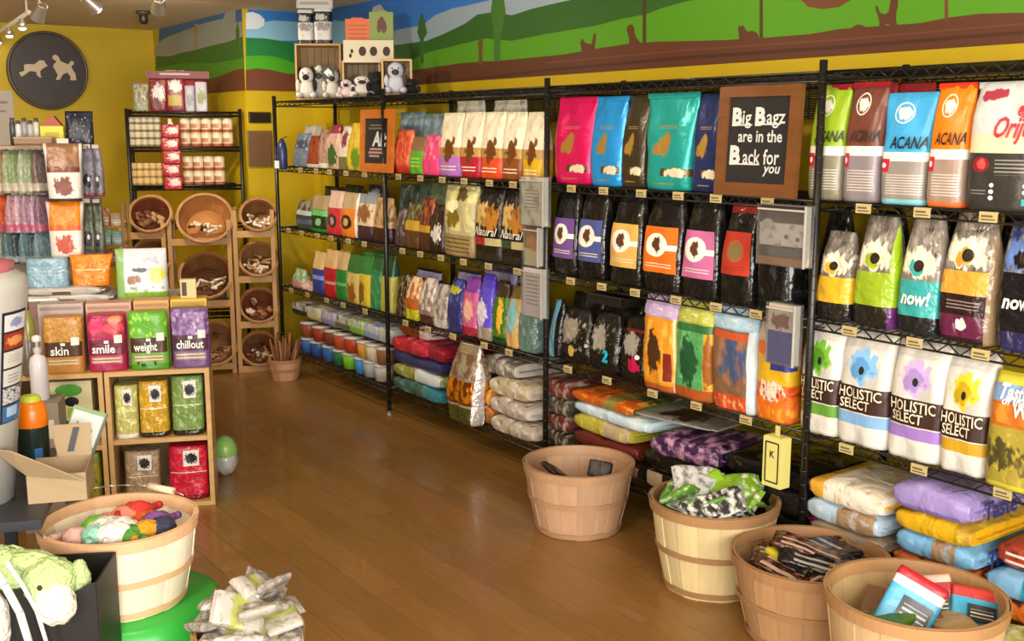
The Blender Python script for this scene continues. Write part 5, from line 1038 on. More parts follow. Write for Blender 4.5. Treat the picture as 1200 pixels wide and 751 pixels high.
# ================================================================== left display: crates, pouches, hanging strips
oc = onz(252, 591); FL = Frame(oc[0], oc[1], radians(-22.4))
_, ZCR = FL.hit(247, 431, 0)                                     # top of the crates
def crate(xl, xr, label, mid_y, d=.3):
    s0, _ = FL.hit(xl, 520, 0); s1, _ = FL.hit(xr, 520, 0); W = s1-s0; _, zm = FL.hit((xl+xr)/2, mid_y, 0); th = .02
    r = thing('wooden_crate', label, 'crate', FL.w((s0+s1)/2, 0, 0), FL.phi)
    for x in (-W/2+th/2, W/2-th/2): MB().box((x, d/2, ZCR/2), (th, d, ZCR)).obj('side_panel', pine, r)
    MB().box((0, d/2, ZCR-th/2), (W-2*th, d, th)).obj('top_panel', pine, r); MB().box((0, d/2, th/2), (W-2*th, d, th)).obj('bottom_panel', pine, r)
    MB().box((0, d/2+.004, zm-th/2), (W-2*th, d-.01, th)).obj('shelf', pine, r); MB().box((0, d-.005, ZCR/2), (W-2*th, .008, ZCR-2*th)).obj('back_panel', M('crate_back', 'a08458', .6, var=.1), r)
    return W, zm, th
W_, zm_, th_ = crate(127, 249, 'pale pine crate with three clear treat bags above two', 514)
crate(4, 125, 'pale pine crate behind the bottles with green boxes', 526)
GC = 'clear treat bags in the pine crate'
def clear_bag(px, base, nm, z, low='2a241c', t=.03):
    o, b = put_bag(FL, px, PM(base, ('noise', 8, .56, .1, .9, tuple(min(255, int(int(base[i:i+2], 16)*1.25)) for i in (0, 2, 4))), ('band', 0, .09, low), ('lines', .05, .95, .50, .53, 1, 'e8e4d0'), rough=.15, crinkle=.6, cscale=18), nm, GC, t=t, d=.1, z=z, kind='box', name='treat_bag', wr=1.4)
    b.patch(.38, .78, .64, .93, PM('e2ddd4', ('blob', .5, .48, .42, .36, '1c1a1c'), crinkle=.05), o, 'dog_picture')
    return o
clear_bag((133, 162, 452, 519), 'b5b46a', 'clear bag of yellow-green treats with white base', zm_, low='d8d4c8')
clear_bag((162, 198, 447, 515), 'b8922c', 'clear bag of golden treats with dog picture', zm_)
clear_bag((200, 239, 441, 511), '6f8a4a', 'clear bag of green treats with dog picture', zm_)
clear_bag((145, 188, 529, 592), '9a8468', 'clear bag of tan treats with dog picture', th_, t=.03)
clear_bag((197, 245, 523, 588), 'b81c34', 'red treat bag with dog picture and white line', th_, low='7a1020', t=.03)
# left crate contents
s_, W, z0, H = dims(FL, (54, 108, 452, 526), .03); r = thing('treat_carton', 'cream carton with green leaf and dog pictures in the crate', 'box', FL.w(s_, .06, FL.hit(64, 526, 0)[1]), FL.phi)
MB().box((0, .04, H/2), (W, .08, H)).obj('carton', M('cream_carton', 'cfc49a', .5), r); m = MB(); m.ell((W*.0, -.001, H*.86), (W*.3, .0012, H*.1), 14, 6); m.obj('leaf_print', M('leaf_green', '4a9a2c', .5), r); m = MB(); m.ell((-W*.3, -.001, H*.66), (W*.12, .0012, H*.06), 10, 6).ell((W*.05, -.001, H*.68), (W*.16, .0012, H*.08), 10, 6).box((0, -.001, H*.28), (W*.9, .001, H*.2)); m.obj('dog_print', BLK, r); m = MB(); m.box((W*.15, -.0015, H*.5), (W*.4, .001, H*.16)).box((W*.2, -.002, H*.3), (W*.3, .001, H*.05)); m.obj('label_print', M('lime_print', 'a5b83a', .5), r)
s_, W, z0, H = dims(FL, (86, 120, 530, 585), .05); o, b = put_bag(FL, (90, 119, 531, 590), PM('b0a030', ('noise', 6, .55, 0, 1, '6a7a2c'), ('band', .8, 1, '8a9a3a')), 'yellow-green treat bag low in the crate behind the bottles', None, t=.05, d=.09, z=.02, name='treat_bag', kind='box')
# four flat-bottom pouches on top
def name_pouch(px, base, layers, word, nm, lab='4a2c1c', low=None):
    L = list(layers)+[('rect', .04, .96, .30, .56, lab), ('rect', .08, .9, .14, .27, low or 'a88a6a'), ('lines', .12, .85, .15, .26, 2, 'd8c8a8'), ('rect', .7, .9, .50, .64, 'e6d8d0')]
    o, b = put_bag(FL, px, PM(base, *L, rough=.35, crinkle=.2), nm, 'pouches on the pine crates', t=.02, d=.09, z=ZCR, kind='box', name='treat_pouch', cat='pouch')
    b.text(word, .42 if len(word) < 7 else .48, .40, .052, WHT, o, 0, .02, du=.45 if len(word) < 5 else (.6 if len(word) < 7 else .72)); b.patch(.44, .56, .5, .55, PM('f0ece4', crinkle=0), o, 'white_mark', n=2)
name_pouch((49, 98, 372, 440), 'b07a34', [('noise', 12, .52, .55, 1, 'c89a4a')], 'skin', 'tan brown treat pouch lettered skin', low='b08a4a')
name_pouch((101, 148, 369, 436), 'a01c4a', [('blob', .25, .8, .26, .14, 'd03a6a'), ('blob', .7, .78, .22, .14, 'd84a50'), ('blob', .75, .92, .2, .06, 'd2702a')], 'smile', 'raspberry red treat pouch lettered smile', lab='6a1c34', low='a8646a')
name_pouch((150, 198, 366, 434), '5fa52a', [('spots', 9, .38, .5, 1, '8fd040'), ('band', .0, .1, '4a8a20'), ('spots', 9, .3, 0, .14, '1e2a10')], 'weight', 'bright green pea print treat pouch lettered weight', low='8a8a5a')
name_pouch((200, 246, 362, 430), '6a4a7c', [('noise', 9, .5, .55, 1, '9a7ab0'), ('spots', 7, .3, .55, 1, 'b8a0c4')], 'chillout', 'purple treat pouch lettered chillout', lab='4a2c3c', low='8a7480')
# cartons behind the pouches
for px, c, nm in (((46, 100, 356, 436), 'b8a6a0', 'grey pink carton behind the tan pouch'), ((102, 156, 355, 434), 'c99a88', 'salmon pink carton behind the raspberry pouch'), ((158, 200, 352, 430), 'd0985a', 'peach orange carton behind the pea print pouch'), ((201, 244, 350, 428), 'd6ac34', 'golden yellow carton behind the purple pouch')):
    s_, W, z0, H = dims(FL, px, .14, ZCR); r = thing('display_carton', nm, 'box', FL.w(s_, .14, ZCR), FL.phi); MB().box((0, .05, H/2), (W*.98, .1, H)).obj('carton', M('card_'+c, c, .5, var=.08), r)
    MB().box((0, -.0015, H*.93), (W*.9, .001, H*.05)).obj('carton_print', M('pc_'+c, tuple(int(int(c[i:i+2], 16)*.8) for i in (0, 2, 4)), .5), r)
# riser shelf behind the crates
_, zr = FL.hit(120, 355, .31); sa, _ = FL.hit(-60, 355, .31); sb_, _ = FL.hit(205, 355, .31)
r = thing('riser_shelf', 'white riser shelf behind the cartons carrying treat packs', 'shelf', FL.w((sa+sb_)/2, .305, 0), FL.phi); Wr = sb_-sa; whitep = M('white_laminate', 'd2cec4', .4)
MB().box((0, .2, zr-.01), (Wr, .4, .02)).obj('shelf_top', whitep, r)
for x in (-Wr/2+.02, Wr/2-.02): MB().box((x, .2, (zr-.02)/2), (.03, .38, zr-.02)).obj('side_panel', whitep, r)
MB().box((0, .39, (zr-.02)/2), (Wr-.06, .015, zr-.02)).obj('back_panel', whitep, r); MB().box((0, .012, zr-.06), (Wr-.07, .012, .08)).obj('front_rail', whitep, r)
# stacked white trays on the riser, then the blue and orange packs
for i, (px, z_, c, nm) in enumerate((((28, 128, 345, 356), 0, 'd6d2ca', 'flat white plastic tray pack under the grey one'), ((30, 118, 336, 346), .035, 'bcb6ac', 'flat pale grey tray pack under the blue and orange packs'))):
    layp(FL, (px[0], px[1], px[3]), .33, .26, .04, slabm(c, ('noise', 4, .56, 0, 1, 'a8a29a'), ('rect', .35, .6, .02, .12, '6a5a50')), nm, 'tray packs on the riser', z=zr+z_, name='tray_pack', cat='pack')
zt_ = zr+.072
put_bag(FL, (29, 80, 303, 337), PM('7fa6bc', ('noise', 5, .55, 0, 1, 'a5c2d0'), ('lines', .1, .9, .3, .7, 3, '98b8c8'), rough=.2, crinkle=.6), 'light blue clear pack on the white trays', 'packs on the riser', t=.36, d=.07, z=zt_, kind='box', name='treat_pack', cat='pack')
put_bag(FL, (80, 131, 299, 336), PM('e8780e', ('noise', 5, .55, 0, 1, 'f09a30'), ('lines', .15, .85, .5, .6, 1, 'f4c890'), rough=.2, crinkle=.6), 'bright orange pack on the white trays', 'packs on the riser', t=.36, d=.07, z=zt_, kind='flare', name='treat_pack', cat='pack')
o, b = put_bag(FL, (134, 197, 292, 354), PM('d2d4da', ('band', 0, .18, '8ab03c'), ('noise', 6, .55, .1, .28, '6a9a2c'), ('ub', 0, .17, '8ab26a'), ('blob', .62, .42, .16, .2, 'ece6d8'), ('blob', .36, .42, .13, .1, '8a5a40'), ('blob', .82, .5, .16, .15, 'c8cc5a'), ('blob', .5, .6, .16, .05, '55545a'), ('noise', 7, .6, .68, .9, 'b4b8cc'), rough=.3), 'white and green treat bag with dog picture on the riser', None, t=.32, d=.08, z=zr, kind='pouch', name='treat_bag')
s_, W, z0, H = dims(FL, (214, 232, 330, 352), .3); r = thing('small_carton', 'small cream carton standing on the golden carton', 'box', FL.w(s_, .17, FL.hit(222, 351, .14)[1]), FL.phi); MB().box((0, .02, H/2), (W, .04, H)).obj('carton', M('cream_c2', 'd2bc84', .5), r); MB().box((-W*.25, -.0015, H*.5), (W*.3, .001, H*.7)).obj('carton_print', M('dark_print', '3a2a1c', .5), r)

# wire display frames with white edges behind the tan pouch
for px, nm in (((27, 70, 350, 385), 'white edged display card with pink print behind the tan pouch'), ((76, 112, 354, 385), 'white edged display card with grey print by the raspberry pouch')):
    s_, W, z0, H = dims(FL, px, .25, ZCR); r = thing('display_card', nm, 'card', FL.w(s_, .262, ZCR), FL.phi); MB().box((0, 0, H/2), (W, .006, H)).obj('card', M('card_mauve', '8a6a64', .5, var=.3, vscale=20), r)
    m = MB(); m.box((0, -.004, H-.006), (W, .004, .012)).box((-W/2+.005, -.004, H/2), (.01, .004, H)).box((W/2-.005, -.004, H/2), (.01, .004, H)); m.obj('card_edge', WHT, r)

# peg panel and hanging pouches
TP = .78
sa, _ = FL.hit(-70, 220, TP); sb_, _ = FL.hit(113, 220, TP); _, zt = FL.hit(50, 172, TP); Wp = sb_-sa
r = thing('peg_display', 'grey metal peg display with hanging pouches in tiers', 'display rack', FL.w((sa+sb_)/2, TP, 0), FL.phi); pegm = M('peg_grey', '8a8478', .5)
MB().box((0, .02, zt/2), (Wp, .02, zt)).obj('peg_panel', M('peg_panel', '9a8a74', .6, var=.05), r)
for x in (-Wp/2, Wp/2): MB().box((x, .01, zt/2), (.03, .05, zt)).obj('upright', pegm, r)
MB().box((0, -.1, zt), (Wp, .24, .015)).obj('top_shelf', M('peg_top', '9a8464', .5), r)
for z in (FL.hit(50, 178, TP)[1], FL.hit(50, 232, TP)[1], FL.hit(50, 272, TP)[1]):
    for k in range(9): MB().tube((-Wp/2+Wp*(k+.5)/9, .01, z-.01), (-Wp/2+Wp*(k+.5)/9, -.22, z), .003, 5).obj('peg_hook', pegm, r)
tiers = [(176, 226, [(-28, 'b08a7a', 'faded pink'), (-14, '9a5a3a', 'rust'), (2, 'a87a5a', 'tan'), (13, '8a9470', 'sage green'), (22, '77865e', 'moss green'), (31, '96a084', 'pale green'), (40, '7d8a6a', 'grey green'), (48, '6a5a54', 'grey brown')]),
         (228, 272, [(-28, '7a4a3a', 'brown'), (-13, 'b04a2a', 'brick red'), (1, 'c05a34', 'orange red'), (17, 'a88088', 'dusty pink'), (26, 'b89aa4', 'pale mauve'), (35, '9a7a88', 'mauve'), (44, 'a890a0', 'lilac grey'), (51, '7a5a6a', 'plum')]),
         (270, 308, [(-28, '3a4a4a', 'slate'), (-12, '6a7a60', 'olive'), (3, '8a9484', 'pale olive'), (14, '4f6468', 'steel'), (24, '2c3a40', 'charcoal blue'), (33, '56707a', 'teal grey'), (42, '3a4a50', 'dark teal'), (50, '6a8088', 'light teal')])]
for ti, (yt, yb, L) in enumerate(tiers):
    for k, (x, c, nm) in enumerate(L):
        tt = TP-.13-.012*(k % 2); s_, z1 = FL.hit(x, yt, tt); _, z0 = FL.hit(x, yb, tt); H = z1-z0; w_ = .11
        bg = Bag(w_, H, .05, 'cone', ti*20+k); o = link('hanging_pouch', bg.mesh('hanging_pouch', PM(c, ('band', .06, .24, ('b8ac9c', 'b05a70', '8a9a9a')[ti]), ('noise', 6, .56, .2, .9, tuple(min(255, int(int(c[i:i+2], 16)*1.25)) for i in (0, 2, 4))), rough=.3, crinkle=.5)), None, FL.w(s_, tt, z0), FL.phi+radians(48))
        tag(o, '%s pouch hanging in the %s tier of the peg display' % (nm, ('upper', 'middle', 'lower')[ti]), 'pouch', 'pouches hanging on the peg display'); MB().box((0, 0, H+.006), (.03, .004, .03)).obj('hang_tab', M('hang_tab', 'c8c0b4', .5), o)
# right side of the peg display: pouches with dog eyes
for ti, (yt, yb, xs) in enumerate(((174, 230, (103, 113)), (238, 300, (103, 114)))):
    for k, x in enumerate(xs):
        tt = TP-.2; s_, z1 = FL.hit(x, yt, tt); _, z0 = FL.hit(x, yb, tt); H = z1-z0
        o, b = put_bag(FL, (x-9, x+8, yt, yb), PM(('77707e', '5a6044')[ti], ('ell', .5, .33, .36, .15, '141414'), ('ell', .55, .36, .1, .05, 'f0f0f0'), ('band', 0, .07, ('8a3a44', '8a7a90')[ti]), ('noise', 5, .56, .55, 1, ('9a93a0', '343a2a')[ti])), '%s pouch with black and white eye print hanging at the peg display side' % ('mauve grey', 'dark olive')[ti], 'eye print pouches, %s tier' % ('upper', 'lower')[ti], t=tt+.04*k, d=.05, name='hanging_pouch', cat='pouch', kind='cone')
        MB().box((0, 0, H+.004), (.03, .004, .03)).obj('hang_tab', M('hang_tab', 'c8c0b4', .5), o)
# two big display bags with leaf pictures in front of the peg display
for px, c, c2, pic, nm in (((50, 97, 168, 236), '8a6040', '6a2c1c', '7a3a20', 'brown topped white bag with brown leaf picture'), ((53, 98, 237, 304), 'dc7a10', 'e05a10', 'b8401c', 'orange topped white bag with red leaf picture')):
    o, b = put_bag(FL, px, PM('ded6cc', ('band', .5, 1, c), ('band', .5, .6, c2), ('noise', 7, .56, .52, .98, tuple(min(255, int(int(c[i:i+2], 16)*1.2)) for i in (0, 2, 4))), ('blob', .5, .25, .24, .17, pic), ('band', 0, .05, '4a3430'), ('ub', 0, .08, 'c8c4c0'), ('ub', .92, 1, 'cfcac4')), nm, None, t=TP-.33, d=.1, kind='flare', name='treat_bag')
    MB().box((0, 0, b.h+.006), (.05, .004, .03)).obj('hang_tab', M('hang_tab', 'c8c0b4', .5), o)
    MB().tube((0, .0, b.h+.012), (0, .28, b.h+.02), .004, 5).obj('hanging_hook', pegm, o)
# things on the top shelf of the peg display
zq = zt+.008
s_, W, z0, H = dims(FL, (47, 74, 142, 172), TP-.15, zq); r = thing('yellow_carton', 'bright yellow carton with red gable top on the peg display', 'box', FL.w(s_, TP-.14, zq), FL.phi); MB().box((0, .03, H*.4), (W, .06, H*.8)).obj('carton', M('yellow_card', 'd8cf3a', .5), r); m = MB(); m.prism([(-W*.45, .0, H*.8), (W*.45, .0, H*.8), (W*.1, .0, H*1.22), (-W*.1, .0, H*1.22)], (0, .06, 0)); m.obj('gable_top', M('red_card', 'a8482a', .5), r); MB().box((0, -.002, H*.4), (W*.6, .001, H*.3)).obj('carton_print', M('yprint', 'b8a824', .5), r)
put_bag(FL, (75, 109, 130, 173), PM('1e2032', ('spots', 7, .22, .1, .95, '8a8a9a'), ('noise', 6, .62, 0, 1, '3a3c50')), 'navy patterned pouch on top of the peg display', None, t=TP-.1, d=.06, z=zq, name='treat_pouch', cat='pouch')
for k, x in enumerate((14, 21, 28, 35, 42)):
    s_, W, z0, H = dims(FL, (x-3, x+3, 138+3*(k % 2), 172), TP-.12, zq); r = thing('brush_tube', 'slim %s tube standing on the peg display' % ('dark grey', 'white', 'silver', 'pale grey', 'ivory')[k], 'tube', FL.w(s_, TP-.1, zq), FL.phi, 'tubes on the peg display')
    MB().lathe([(0, 0), (.014, 0), (.014, H*.8), (.009, H*.86)], 10).obj('tube_body', M('tube_%d' % k, ('4a4a4c', 'd8d4d0', '9a9a9c', 'b8b4b0', 'd2ccc0')[k], .3), r); MB().lathe([(.01, H*.85), (.01, H), (0, H)], 8).obj('tube_cap', M('tube_cap', '55504c', .4), r)
s_, W, z0, H = dims(FL, (18, 62, 163, 174), TP-.22); r = thing('brown_tray', 'shallow brown tray at the front of the peg display top', 'tray', FL.w(s_, TP-.2, zq-.01), FL.phi)
MB().box((0, 0, .01), (W, .09, .02)).box((0, -.043, .03), (W, .004, .04)).box((0, .043, .03), (W, .004, .04)).obj('tray_body', M('tray_brown', '8a6a48', .5), r); MB().box((0, -.047, .045), (W*1.02, .006, .006)).obj('tray_lip', M('tray_lip2', 'a88a64', .5), r)
# small turquoise packs rack between the peg display and the bins
s_, W, z0, H = dims(FL, (114, 146, 238, 352), TP+.1); r = thing('wire_basket_stand', 'tan wire stand with turquoise packs beside the bin racks', 'stand', FL.w(s_, TP+.1, 0), FL.phi); tan = M('tan_wire', 'b08a58', .5)
z9 = FL.hit(130, 238, TP+.1)[1]
for x in (-W/2, W/2):
    for y in (0, .2): MB().tube((x, y, 0), (x, y, z9), .008, 6).obj('post', tan, r)
lv = [FL.hit(130, y, TP+.1)[1] for y in (266, 288, 312)]
for z in lv:
    m = MB()
    for y in (0, .1, .2): m.tube((-W/2, y, z), (W/2, y, z), .005, 5)
    for k in range(7): m.tube((-W/2+W*k/6, 0, z), (-W/2+W*k/6, .2, z), .003, 4)
    m.obj('wire_shelf', tan, r)
for k, (px, c, z, nm) in enumerate((((116, 128, 244, 266), 'b86a3a', lv[0], 'orange brown'), ((128, 144, 250, 266), 'c8a070', lv[0], 'tan'), ((117, 130, 270, 288), '6fb0b4', lv[1], 'turquoise'), ((130, 145, 271, 288), '86bcbc', lv[1], 'pale turquoise'), ((120, 140, 292, 312), 'c8602a', lv[2], 'burnt orange'))):
    put_bag(FL, px, PM(c, ('noise', 6, .56, 0, 1, 'c8c0b0'), ('lines', .1, .9, .3, .6, 2, 'd8d4c8')), '%s small pack on the tan wire stand' % nm, 'small packs on the tan stand', t=TP+.12, d=.06, z=z, name='treat_pack', cat='pack')
# clear bag with green top lying on the floor beyond the crates
p = onz(262, 560); r = thing('clear_bag', 'clear plastic bag with green top on the floor beside crates', 'bag', (p[0]+.03, p[1]+.05, 0)); MB().ell((0, 0, .075), (.06, .06, .078), 14, 10, jit=.05, seed=3).obj('bag_body', M('clear_plastic_pale', 'a8aaa2', .15, bump=.5, bscale=30), r); MB().ell((0, 0, .118), (.061, .061, .075), 14, 10, jit=.04, seed=5).obj('green_top', M('green_print_top', '7fae5a', .3), r)

# ================================================================== left foreground
# low table
pt = onz(8, 600, .5); FT = Frame(pt[0], pt[1], radians(-20)); ZTb = .5
r = thing('low_table', 'dark low table carrying the bottles and grey dispenser', 'table', FT.w(-.28, .0, 0), FT.phi); dk = M('table_dark', '2a2c34', .5)
MB().box((.0, .3, ZTb-.015), (.78, .8, .03)).obj('tabletop', dk, r)
for x in (-.36, .16):
    for y in (-.05, .67): MB().box((x, y, (ZTb-.03)/2), (.04, .04, ZTb-.03)).obj('leg', dk, r)
# grey tapered dispenser
d0 = sub_frame(FT, 20, 585, .0, FT.phi); cxs, _ = FT.hit(-42, 590, .16); _, zt2 = FT.hit(10, 318, .10); Rb = FT.hit(17, 585, .16)[0]-cxs; Rt = FT.hit(33, 330, .16)[0]-cxs
HD = zt2-ZTb; r = thing('grey_dispenser', 'tall light grey tapered dispenser with a strip of picture panels', 'dispenser', FT.w(cxs, .16, ZTb), FT.phi)
MB().lathe([(0, 0), (Rb, 0), (Rb+(Rt-Rb)*.5, HD*.5), (Rt, HD*.93), (Rt*.97, HD*.97), (Rt*.8, HD)], 40).obj('body', M('dispenser_grey', 'b4b4ae', .35), r)
MB().lathe([(Rt*.82, HD*.995), (Rt*.85, HD+.02), (Rt*.6, HD+.035), (0, HD+.035)], 30).obj('pink_lid', M('dispenser_lid', 'b86a70', .4), r)
def onbody(ang, z): R_ = Rb+(Rt-Rb)*min(1, z/(HD*.93)); return (R_*1.006*sin(ang), -R_*1.006*cos(ang), z)
def strip(a0, a1, z0, z1, mat, nm, par, k=1.0):
    m = MB()
    for j in range(5):
        for i in range(4): p = onbody(a0+(a1-a0)*i/3, z0+(z1-z0)*j/4); m.v.append((p[0]*k, p[1]*k, p[2]))
    for j in range(4):
        for i in range(3): m.face([j*4+i, j*4+i+1, (j+1)*4+i+1, (j+1)*4+i], 0, True); m.uv[len(m.f)-1] = [(i/3, j/4), ((i+1)/3, j/4), ((i+1)/3, (j+1)/4), (i/3, (j+1)/4)]
    return m.obj(nm, mat, par)
a0, a1 = radians(52), radians(84); st = strip(a0, a1, HD*.36, HD*.84, M('strip_navy', '23263c', .4), 'panel_strip', r)
for k, (c, ly) in enumerate((('3a6aa0', [('rect', .2, .8, .3, .9, 'a8c4e0')]), ('c8c8cc', [('noise', 6, .55, 0, 1, '2c2c34')]), ('cfd0cc', [('lines', .2, .8, .2, .8, 3, '9a9a98')]), ('d2d2cc', [('lines', .2, .8, .3, .8, 3, 'a8b8a0')]), ('9a3a24', [('blob', .5, .5, .4, .3, 'e09a5a')]), ('dcdce0', [('blob', .5, .5, .3, .3, '8a9ac4')]))):
    za = HD*(.365+.0785*k); strip(a0+.04, a1-.03, za, za+HD*.07, PM(c, *ly, crinkle=0), 'picture_panel', st, 1.004)
# orange-capped bottle and pump bottle
def bottle_px(F, px, t, z, label, parts, name='bottle'):
    s_, W, z0, H = dims(F, px, t, z); r = thing(name, label, 'bottle', F.w(s_, t, z), F.phi); R_ = W/2
    for nm, prof, mt in parts: MB().lathe([(a*R_, b*H) for a, b in prof], 24).obj(nm, mt, r)
    return r, R_, H
r, R_, H = bottle_px(FT, (20, 58, 462, 566), .42, ZTb, 'dark bottle with orange shoulder and green cap on the table', [('bottle_body', [(0, 0), (.96, 0), (1, .02), (1, .6)], M('bottle_dark', '1c2a24', .25)), ('orange_shoulder', [(1, .6), (1.02, .62), (1, .8), (.85, .88), (.6, .93), (.5, .935)], M('bottle_orange', 'e0720c', .3)), ('cap', [(.66, .92), (.66, .955), (.56, .955), (.56, .985), (.4, .99), (0, .99)], M('cap_yellow', 'b8c43a', .35))])
m = MB(); 
for i in range(6): a = radians(10+6*i); m.v += [(R_*1.01*sin(a), -R_*1.01*cos(a), .02*H), (R_*1.01*sin(a), -R_*1.01*cos(a), .34*H)]
for i in range(5): m.face([2*i, 2*i+2, 2*i+3, 2*i+1])
m.obj('blue_label', M('label_blue', '2f62a8', .3), r)
m = MB()
for i in range(8): a = radians(-60+9*i); m.v += [(R_*1.01*sin(a), -R_*1.01*cos(a), .02*H), (R_*1.01*sin(a), -R_*1.01*cos(a), .2*H)]
for i in range(7): m.face([2*i, 2*i+2, 2*i+3, 2*i+1])
m.obj('green_label', M('label_green', '2a6a34', .3), r)
sbk, zbk = FL.hit(45, 468, .02); tb_ = -.12
s_, _, _, _ = dims(FL, (34, 56, 395, 470), tb_)
bx_h = FL.hit(45, 468, tb_)[1]; r = thing('carton_stack', 'narrow grey carton under the white pump bottle', 'box', FL.w(s_, tb_, 0), FL.phi); MB().box((0, 0, bx_h/2), (.16, .16, bx_h)).obj('carton', M('grey_carton', '8a8274', .6), r); MB().box((0, -.081, bx_h*.8), (.12, .002, .08)).obj('carton_label', M('pale_carton_label', 'cfc8b8', .6), r)
bottle_px(FL, (34, 56, 392, 468), tb_, bx_h, 'white pump bottle standing near the tan pouch', [('bottle_body', [(0, 0), (.95, 0), (1, .02), (1, .55), (.8, .66), (.35, .7), (.35, .74)], M('bottle_white', 'd2cfd6', .25)), ('pump_collar', [(.45, .73), (.45, .8), (.2, .81), (.2, .9)], M('pump_grey', 'b8b4b4', .3)), ('pump_head', [(.5, .9), (.55, .93), (.45, .98), (0, 1.0)], M('pump_white', 'e0dcd8', .3))], name='pump_bottle')
for px, c, nm in (((24, 44, 372, 430), '6a6458', 'grey clear bottle behind the pump bottle'), ((22, 40, 340, 400), '8a8a44', 'olive green bottle behind the grey dispenser')):
    t_ = .02; s_, _, z0, H = dims(FL, px, t_, ZCR); bottle_px(FL, px, t_, ZCR, nm, [('bottle_body', [(0, 0), (.95, 0), (1, .03), (1, .6), (.5, .75), (.35, .78)], M('bot_'+c, c, .2)), ('cap', [(.4, .77), (.4, .95), (0, .96)], M('cap_dark', '3a342c', .4))])
# open cardboard box with flaps on the table, leaning green booklet
pb = FT.hit(55, 600, .1); s_, z_ = FT.hit(66, 625, -.02); card = M('cardboard', 'a08a6a', .7, var=.06)
r = thing('cardboard_box', 'open cardboard box with raised flaps beside the dispenser', 'box', FT.w(s_, .06, ZTb), FT.phi); bw, bd, bh = .17, .2, .09
for c, d in (((0, bd/2, .003), (bw, bd, .006)), ((-bw/2, bd/2, bh/2), (.004, bd, bh)), ((bw/2, bd/2, bh/2), (.004, bd, bh)), ((0, 0, bh/2), (bw, .004, bh)), ((0, bd, bh/2), (bw, .004, bh))): MB().box(c, d).obj('box_wall', card, r)
m = MB(); m.prism([(-bw/2, 0, bh), (-bw/2-.09, -.02, bh+.1), (-bw/2-.03, -.06, bh+.1), (bw/2, -.03, bh-.02)], (.002, .003, .002)); m.obj('flap', card, r)
m = MB(); m.prism([(-.02, bd, bh), (bw/2, bd, bh), (bw/2+.0, bd+.03, bh+.1), (-.04, bd+.03, bh+.1)], (0, .004, 0)); f = m.obj('flap', card, r); m = MB(); m.prism([(.01, bd+.004, bh+.015), (.03, bd+.004, bh+.015), (.05, bd+.026, bh+.09), (.03, bd+.026, bh+.09)], (0, -.003, 0)); m.obj('tape_slot', BLK, f)
s_, W, z0, H = dims(FT, (62, 100, 505, 560), .5); r = thing('booklet', 'green and white booklet leaning against the pine crate', 'booklet', FT.w(s_, .4, ZTb-.02), FT.phi); r.rotation_euler = (-.25, .38, FT.phi)
MB().box((0, 0, .12), (.11, .012, .24)).obj('cover', M('booklet_green', '6a8a44', .4), r); MB().box((.0, -.007, .17), (.1, .002, .11)).obj('cover_panel', M('booklet_pale', 'c8d0c8', .4), r); flat_text('leo', .05, M('booklet_text', '5a9a5a', .4), r, (0, -.008, .17), bold=.02); MB().box((.058, 0, .12), (.008, .02, .24)).obj('spine', M('booklet_dark', '26221c', .4), r)
# black display box with plush in the corner
pk = onz(113, 682, .42); FX = Frame(pk[0], pk[1], radians(-28)); zb = .42
r = thing('black_display_box', 'black display box with scalloped front edge holding the plush', 'box', FX.w(0, 0, 0), FX.phi); bk = M('black_board', '171613', .5)
W = .42; m = MB(); m.prism([(-W, 0, 0), (0, 0, 0), (0, 0, zb+.0), (-.035, 0, zb-.012), (-.07, 0, zb-.035), (-.10, 0, zb-.055), (-.135, 0, zb-.05), (-.17, 0, zb-.025), (-.19, 0, zb-.01), (-W, 0, zb-.01)], (0, .006, 0)); m.obj('front_panel', bk, r)
MB().box((0, .11, zb/2), (.006, .22, zb)).obj('side_panel', bk, r); MB().box((-W, .11, zb/2), (.006, .22, zb)).obj('side_panel', bk, r); MB().box((-W/2, .22, zb/2), (W, .006, zb)).obj('back_panel', bk, r); MB().box((-W/2, .11, zb*.55), (W, .21, .01)).obj('inner_shelf', bk, r)
r = thing('plush_puppet', 'fluffy pale green and white plush lamb lying in the black box', 'plush toy', FX.w(-.16, .09, zb*.55+.01), FX.phi)
gf = M('plush_green', 'b4cc8c', 1.0, bump=.9, bscale=60); wf = M('plush_cream', 'ece8d8', 1.0, bump=.9, bscale=60)
MB().ell((-.11, .0, .13), (.12, .09, .13), 22, 14, jit=.07, seed=1).obj('body', gf, r)
h = MB().ell((.03, -.06, .17), (.075, .07, .075), 20, 12, jit=.07, seed=2).obj('head', gf, r); MB().ell((.055, -.11, .13), (.055, .05, .06), 18, 12, jit=.05, seed=4).obj('muzzle', wf, h); MB().ell((.02, -.125, .185), (.008, .006, .008), 8, 6).obj('eye', BLK, h)
MB().ell((.105, -.045, .16), (.03, .025, .07), 14, 10, jit=.07, seed=6).obj('ear', gf, h); MB().ell((-.03, -.03, .225), (.07, .04, .03), 14, 10, jit=.07, seed=7).obj('ear', gf, h); MB().ell((-.12, -.1, .08), (.05, .05, .1), 16, 10, jit=.07, seed=8).obj('arm', wf, r)
r = thing('white_cord', 'pair of white straps hanging down in front of the black box', 'strap', FX.w(-.21, -.02, 0), FX.phi); wc = M('strap_white', 'e2e0e6', .5)
for k, (dx, w_) in enumerate(((0, .011), (.045, .006))):
    m = MB(); P = [(-.06+dx, .0, .50), (-.02+dx, -.015, .44), (.015+dx, -.02, .36), (.035+dx, -.02, .26), (.045+dx, -.02, .14), (.045+dx, -.02, .0)]; m.path(P, w_, 8); m.obj('strap', wc, r)

